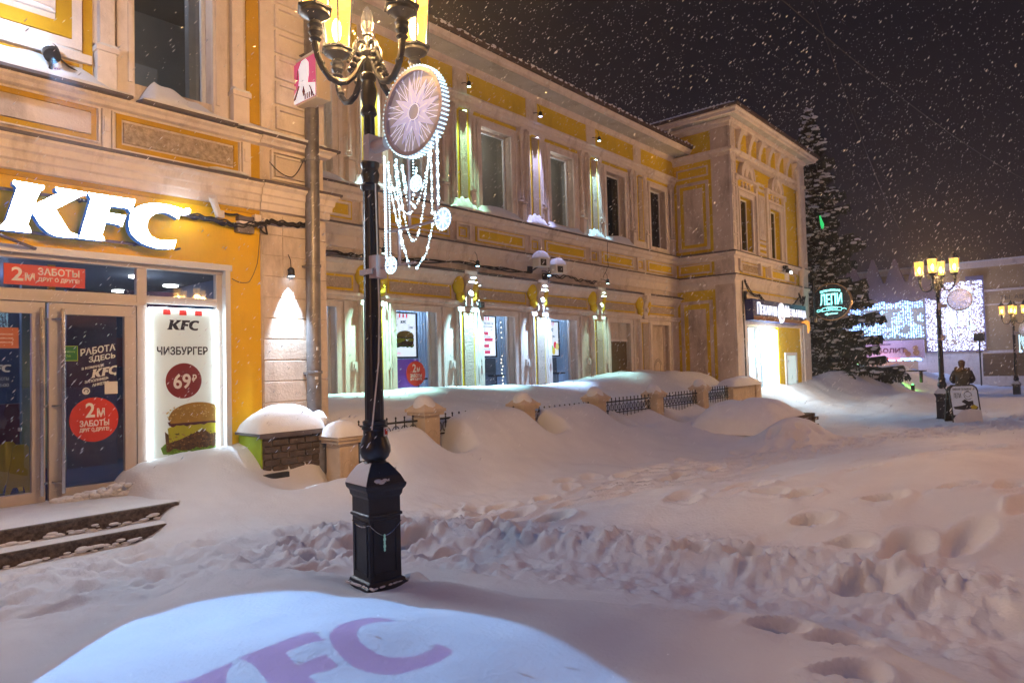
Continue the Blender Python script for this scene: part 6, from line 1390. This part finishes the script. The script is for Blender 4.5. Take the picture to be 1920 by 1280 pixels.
for k in range(28): mb.box(10.0,13.6,-.46,-.44,2.1+k*.18,2.12+k*.18)
mb.box(9.95,10.0,-.5,-.4,2,7.1); mb.box(13.6,13.68,-.5,-.4,1.95,7.3); mb.box(9.95,13.68,-.5,-.4,1.93,2.0); mb.box(12.6,13.68,-.6,-.4,7.1,7.4)
W(mb,'led_frame',paint('violet frame',(.25,.22,.36),None,2,.6,0),F)
mb = MB(xl); mb.box(7.0,8.3,-1.35,-1.2,1.42,1.56); W(mb,'red_led_sign',emit('red pink led sign',(1,.12,.15),4),F)
arealight('led_glow',(FX-3.0,12.3,4.0),350,(.35,.5,1),.6,F); arealight('led_glow',(FX-2.6,8.2,4.2),300,(.5,.6,1),.6,F)
arealight('led_glow',(FX-2.6,13.0,1.2),160,(.8,.55,.8),.4,F)
# odds and ends of the square
t = thing('traffic_sign','small square sign on a thin pole before the far building','sign',(57,6.45,-.6)); mb = MB(at(t)); mb.tube([(57,6.45,-.8),(57,6.45,2.9)],.05,8); mb.build('pole',M['iron'],t); mb = MB(at(t)); mb.box(56.95,56.99,6.12,6.78,2.6,3.15); mb.build('panel',M['navy_print'],t)
t = thing('bench','long low bench half sunk in the snow bank below the spruce','bench',(38.5,7.9,0)); t.location.z = H(38.5,7.9)
mb = MB(); mb.box(-.25,.25,-1.3,1.3,.34,.40); mb.build('seat',M['iron_rough'],t)
for s in (-1,1): mb = MB(); mb.box(-.2,.2,s*1.1-.04,s*1.1+.04,-.2,.34); mb.build('leg',M['iron_rough'],t)
# small green lamp lying in the snow before the far bank
t = thing('ground_light','small green ground light in the snow bank in front of the far building','light',(37.5,7.0,0)); t.location.z = H(37.5,7.0)+.25
mb = MB(); mb.lathe([(.08,-.3),(.08,0),(.10,.02),(.10,.05)],(0,0,0),12); mb.build('housing',M['iron_rough'],t); mb = MB(); mb.ball((0,0,.07),.05,8,6); mb.build('lens',emit('green lens',(.1,1,.2),5),t)
l = arealight('green_beam',(0,0,.2),120,(.25,1,.12),.05,None,None,'SPOT',80,.6); l.parent = t; l.rotation_euler = (Vector((42,8.3,-.4))-Vector((37.5,7,.2))).to_track_quat('-Z','Y').to_euler()
t = thing('green_light_dot','glowing plate standing in for a green dot of light on the spruce','light dot',(33.2,9.6,8.0)); mb = MB(); mb.prism([(-.22,.3),(0,.12),(.3,-.05),(.12,-.28),(-.12,-.1)],-.03,.03); mb.build('glow',emit('green light dot',(.02,.6,.15),1.2),t)  # plate glows in place of a spot of green light on the tree

# ------------------------------------------------------------------ falling snow
rr = np.random.default_rng(12); nfl = 52000
m = MB(); u = rr.random((nfl,4))
for k in range(nfl):
    d = 3.4+25*u[k,0]**1.1; an = R(41)+(u[k,1]-.5)*1.55; x = d*math.cos(an); y = d*math.sin(an); z = .5+9.5*u[k,2]*min(1,.25+d/14)+(0 if d>6 else .3)
    if y > D1-.3 and x < 6.3 or y > D2-.3 and x<21.9 or y > D1-.3 and x>21: continue
    if z < 1.25 and d < 9 or (x < 4.6 and y > 5.5 and z > 2.6): continue
    s = (.0008+.0024*u[k,3]**2)*min(2.6,.8+d/11)
    t_ = Vector((-.52,.38,-.75)).normalized()*s*4.4; p = Vector((x,y,z)); a = Vector((s,s*.6,.3*s)); b = Vector((-.5*s,.5*s,.6*s))
    m.v += [tuple(p-t_),tuple(p+a),tuple(p+b),tuple(p-a),tuple(p-b),tuple(p+t_)]; q = len(m.v)-6
    m.f += [(q,q+1,q+2),(q,q+2,q+3),(q,q+3,q+4),(q,q+4,q+1),(q+5,q+2,q+1),(q+5,q+3,q+2),(q+5,q+4,q+3),(q+5,q+1,q+4)]; m.mi += [0]*8
fm = paint('snowflake',(.9,.9,.92),None,3,.8,0)
o = m.build('falling_snow',fm,None,recalc=False); tag(o,'slanting flakes of falling snow in the night air','snowfall',kind='stuff')
# glints on the near drift, painted as tiny glowing quads
m = MB(); rr2 = random.Random(8)
for k in range(900):
    x = rr2.uniform(.6,6.5); y = rr2.uniform(.6,8.5); z = H(x,y) if k<0 else 0
    m.v.append((x,y,0))
P_ = np.array(m.v); zc = hfun(P_[:,0],P_[:,1]); m = MB()
for k,(x,y,_) in enumerate(P_):
    s = rr2.uniform(.0010,.0026); z = zc[k]+.001; n = Vector((rr2.uniform(-.6,.6),rr2.uniform(-.6,.6),1)).normalized(); a = n.orthogonal().normalized()*s; b = n.cross(a); p = Vector((x,y,z))
    q = len(m.v); m.v += [tuple(p+a),tuple(p+b),tuple(p-a),tuple(p-b)]; m.f.append((q,q+1,q+2,q+3)); m.mi.append(0)
o = m.build('snow_glints', emit('glowing glint fleck',(.85,.93,1),1.6), None, recalc=False); tag(o,'tiny glowing flecks painting glints on the surface of the near drift','painted glints',kind='stuff')

# ------------------------------------------------------------------ night sky and moonless glow
w = bpy.data.worlds.new('World'); SC.world = w; w.use_nodes = True; nt = w.node_tree; nt.nodes.clear(); N = nt.nodes.new; Lk = nt.links.new
out = N('ShaderNodeOutputWorld'); bg = N('ShaderNodeBackground'); bg2 = N('ShaderNodeBackground'); ad = N('ShaderNodeAddShader')
sky = N('ShaderNodeTexSky'); sky.sky_type = 'NISHITA'; sky.sun_disc = False; sky.sun_elevation = R(-8); sky.sun_rotation = R(200)
Lk(sky.outputs[0],bg.inputs[0]); bg.inputs[1].default_value = .1
tc = N('ShaderNodeTexCoord'); sp = N('ShaderNodeSeparateXYZ'); Lk(tc.outputs['Generated'],sp.inputs[0])
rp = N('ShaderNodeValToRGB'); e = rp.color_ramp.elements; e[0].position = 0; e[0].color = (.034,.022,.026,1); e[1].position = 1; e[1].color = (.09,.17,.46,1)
e2 = e.new(.22); e2.color = (.009,.0075,.0125,1)
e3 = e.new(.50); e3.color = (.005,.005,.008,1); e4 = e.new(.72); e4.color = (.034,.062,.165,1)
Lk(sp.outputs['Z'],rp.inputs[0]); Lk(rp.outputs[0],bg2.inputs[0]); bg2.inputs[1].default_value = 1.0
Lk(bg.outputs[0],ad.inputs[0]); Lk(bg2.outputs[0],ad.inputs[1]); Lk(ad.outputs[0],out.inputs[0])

hz = MB(); hz.box(-32,80,-24,34,-2.2,19)
hm = bpy.data.materials.new('snowy air'); hm.use_nodes = True; nt = hm.node_tree; nt.nodes.clear(); o_ = nt.nodes.new('ShaderNodeOutputMaterial'); v_ = nt.nodes.new('ShaderNodeVolumePrincipled')
v_.inputs['Color'].default_value = (.9,.9,.93,1); v_.inputs['Density'].default_value = .0020; v_.inputs['Anisotropy'].default_value = .6; nt.links.new(v_.outputs[0], o_.inputs['Volume'])
ho = hz.build('haze', hm); tag(ho,'thin haze of blowing snow in the night air','haze',kind='stuff')
SC.cycles.volume_bounces = 0; SC.cycles.volume_max_steps = 64
# ------------------------------------------------------------------ camera
f_=1275.; a_,p_,r_ = R(40.95),R(2.02),R(-1.47)
ca,sa = math.cos(a_),math.sin(a_)
M0 = Matrix(((sa,-ca,0),(0,0,-1),(ca,sa,0))); Pm = Matrix(((1,0,0),(0,math.cos(p_),math.sin(p_)),(0,-math.sin(p_),math.cos(p_)))); Rm = Matrix(((math.cos(r_),-math.sin(r_),0),(math.sin(r_),math.cos(r_),0),(0,0,1)))
MM = Rm@Pm@M0
cam = bpy.data.cameras.new('camera'); cam.sensor_width = 36; cam.lens = f_*36/1920; cam.clip_end = 500; cam.clip_start = .05
co_ = bpy.data.objects.new('camera', cam); COL.objects.link(co_)
r0,r1,r2 = MM[0],MM[1],MM[2]
co_.matrix_world = Matrix(((r0[0],-r1[0],-r2[0],0),(r0[1],-r1[1],-r2[1],0),(r0[2],-r1[2],-r2[2],1.75),(0,0,0,1)))
SC.camera = co_
SC.view_settings.view_transform = 'Standard'; SC.view_settings.look = 'None'; SC.view_settings.exposure = -.12; SC.view_settings.gamma = 1
SC.render.engine = 'CYCLES'; SC.cycles.use_denoising = True; SC.cycles.max_bounces = 6; SC.cycles.diffuse_bounces = 2; SC.cycles.glossy_bounces = 3; SC.cycles.transparent_max_bounces = 12; SC.cycles.caustics_reflective = False; SC.cycles.caustics_refractive = False; SC.cycles.sample_clamp_indirect = 4
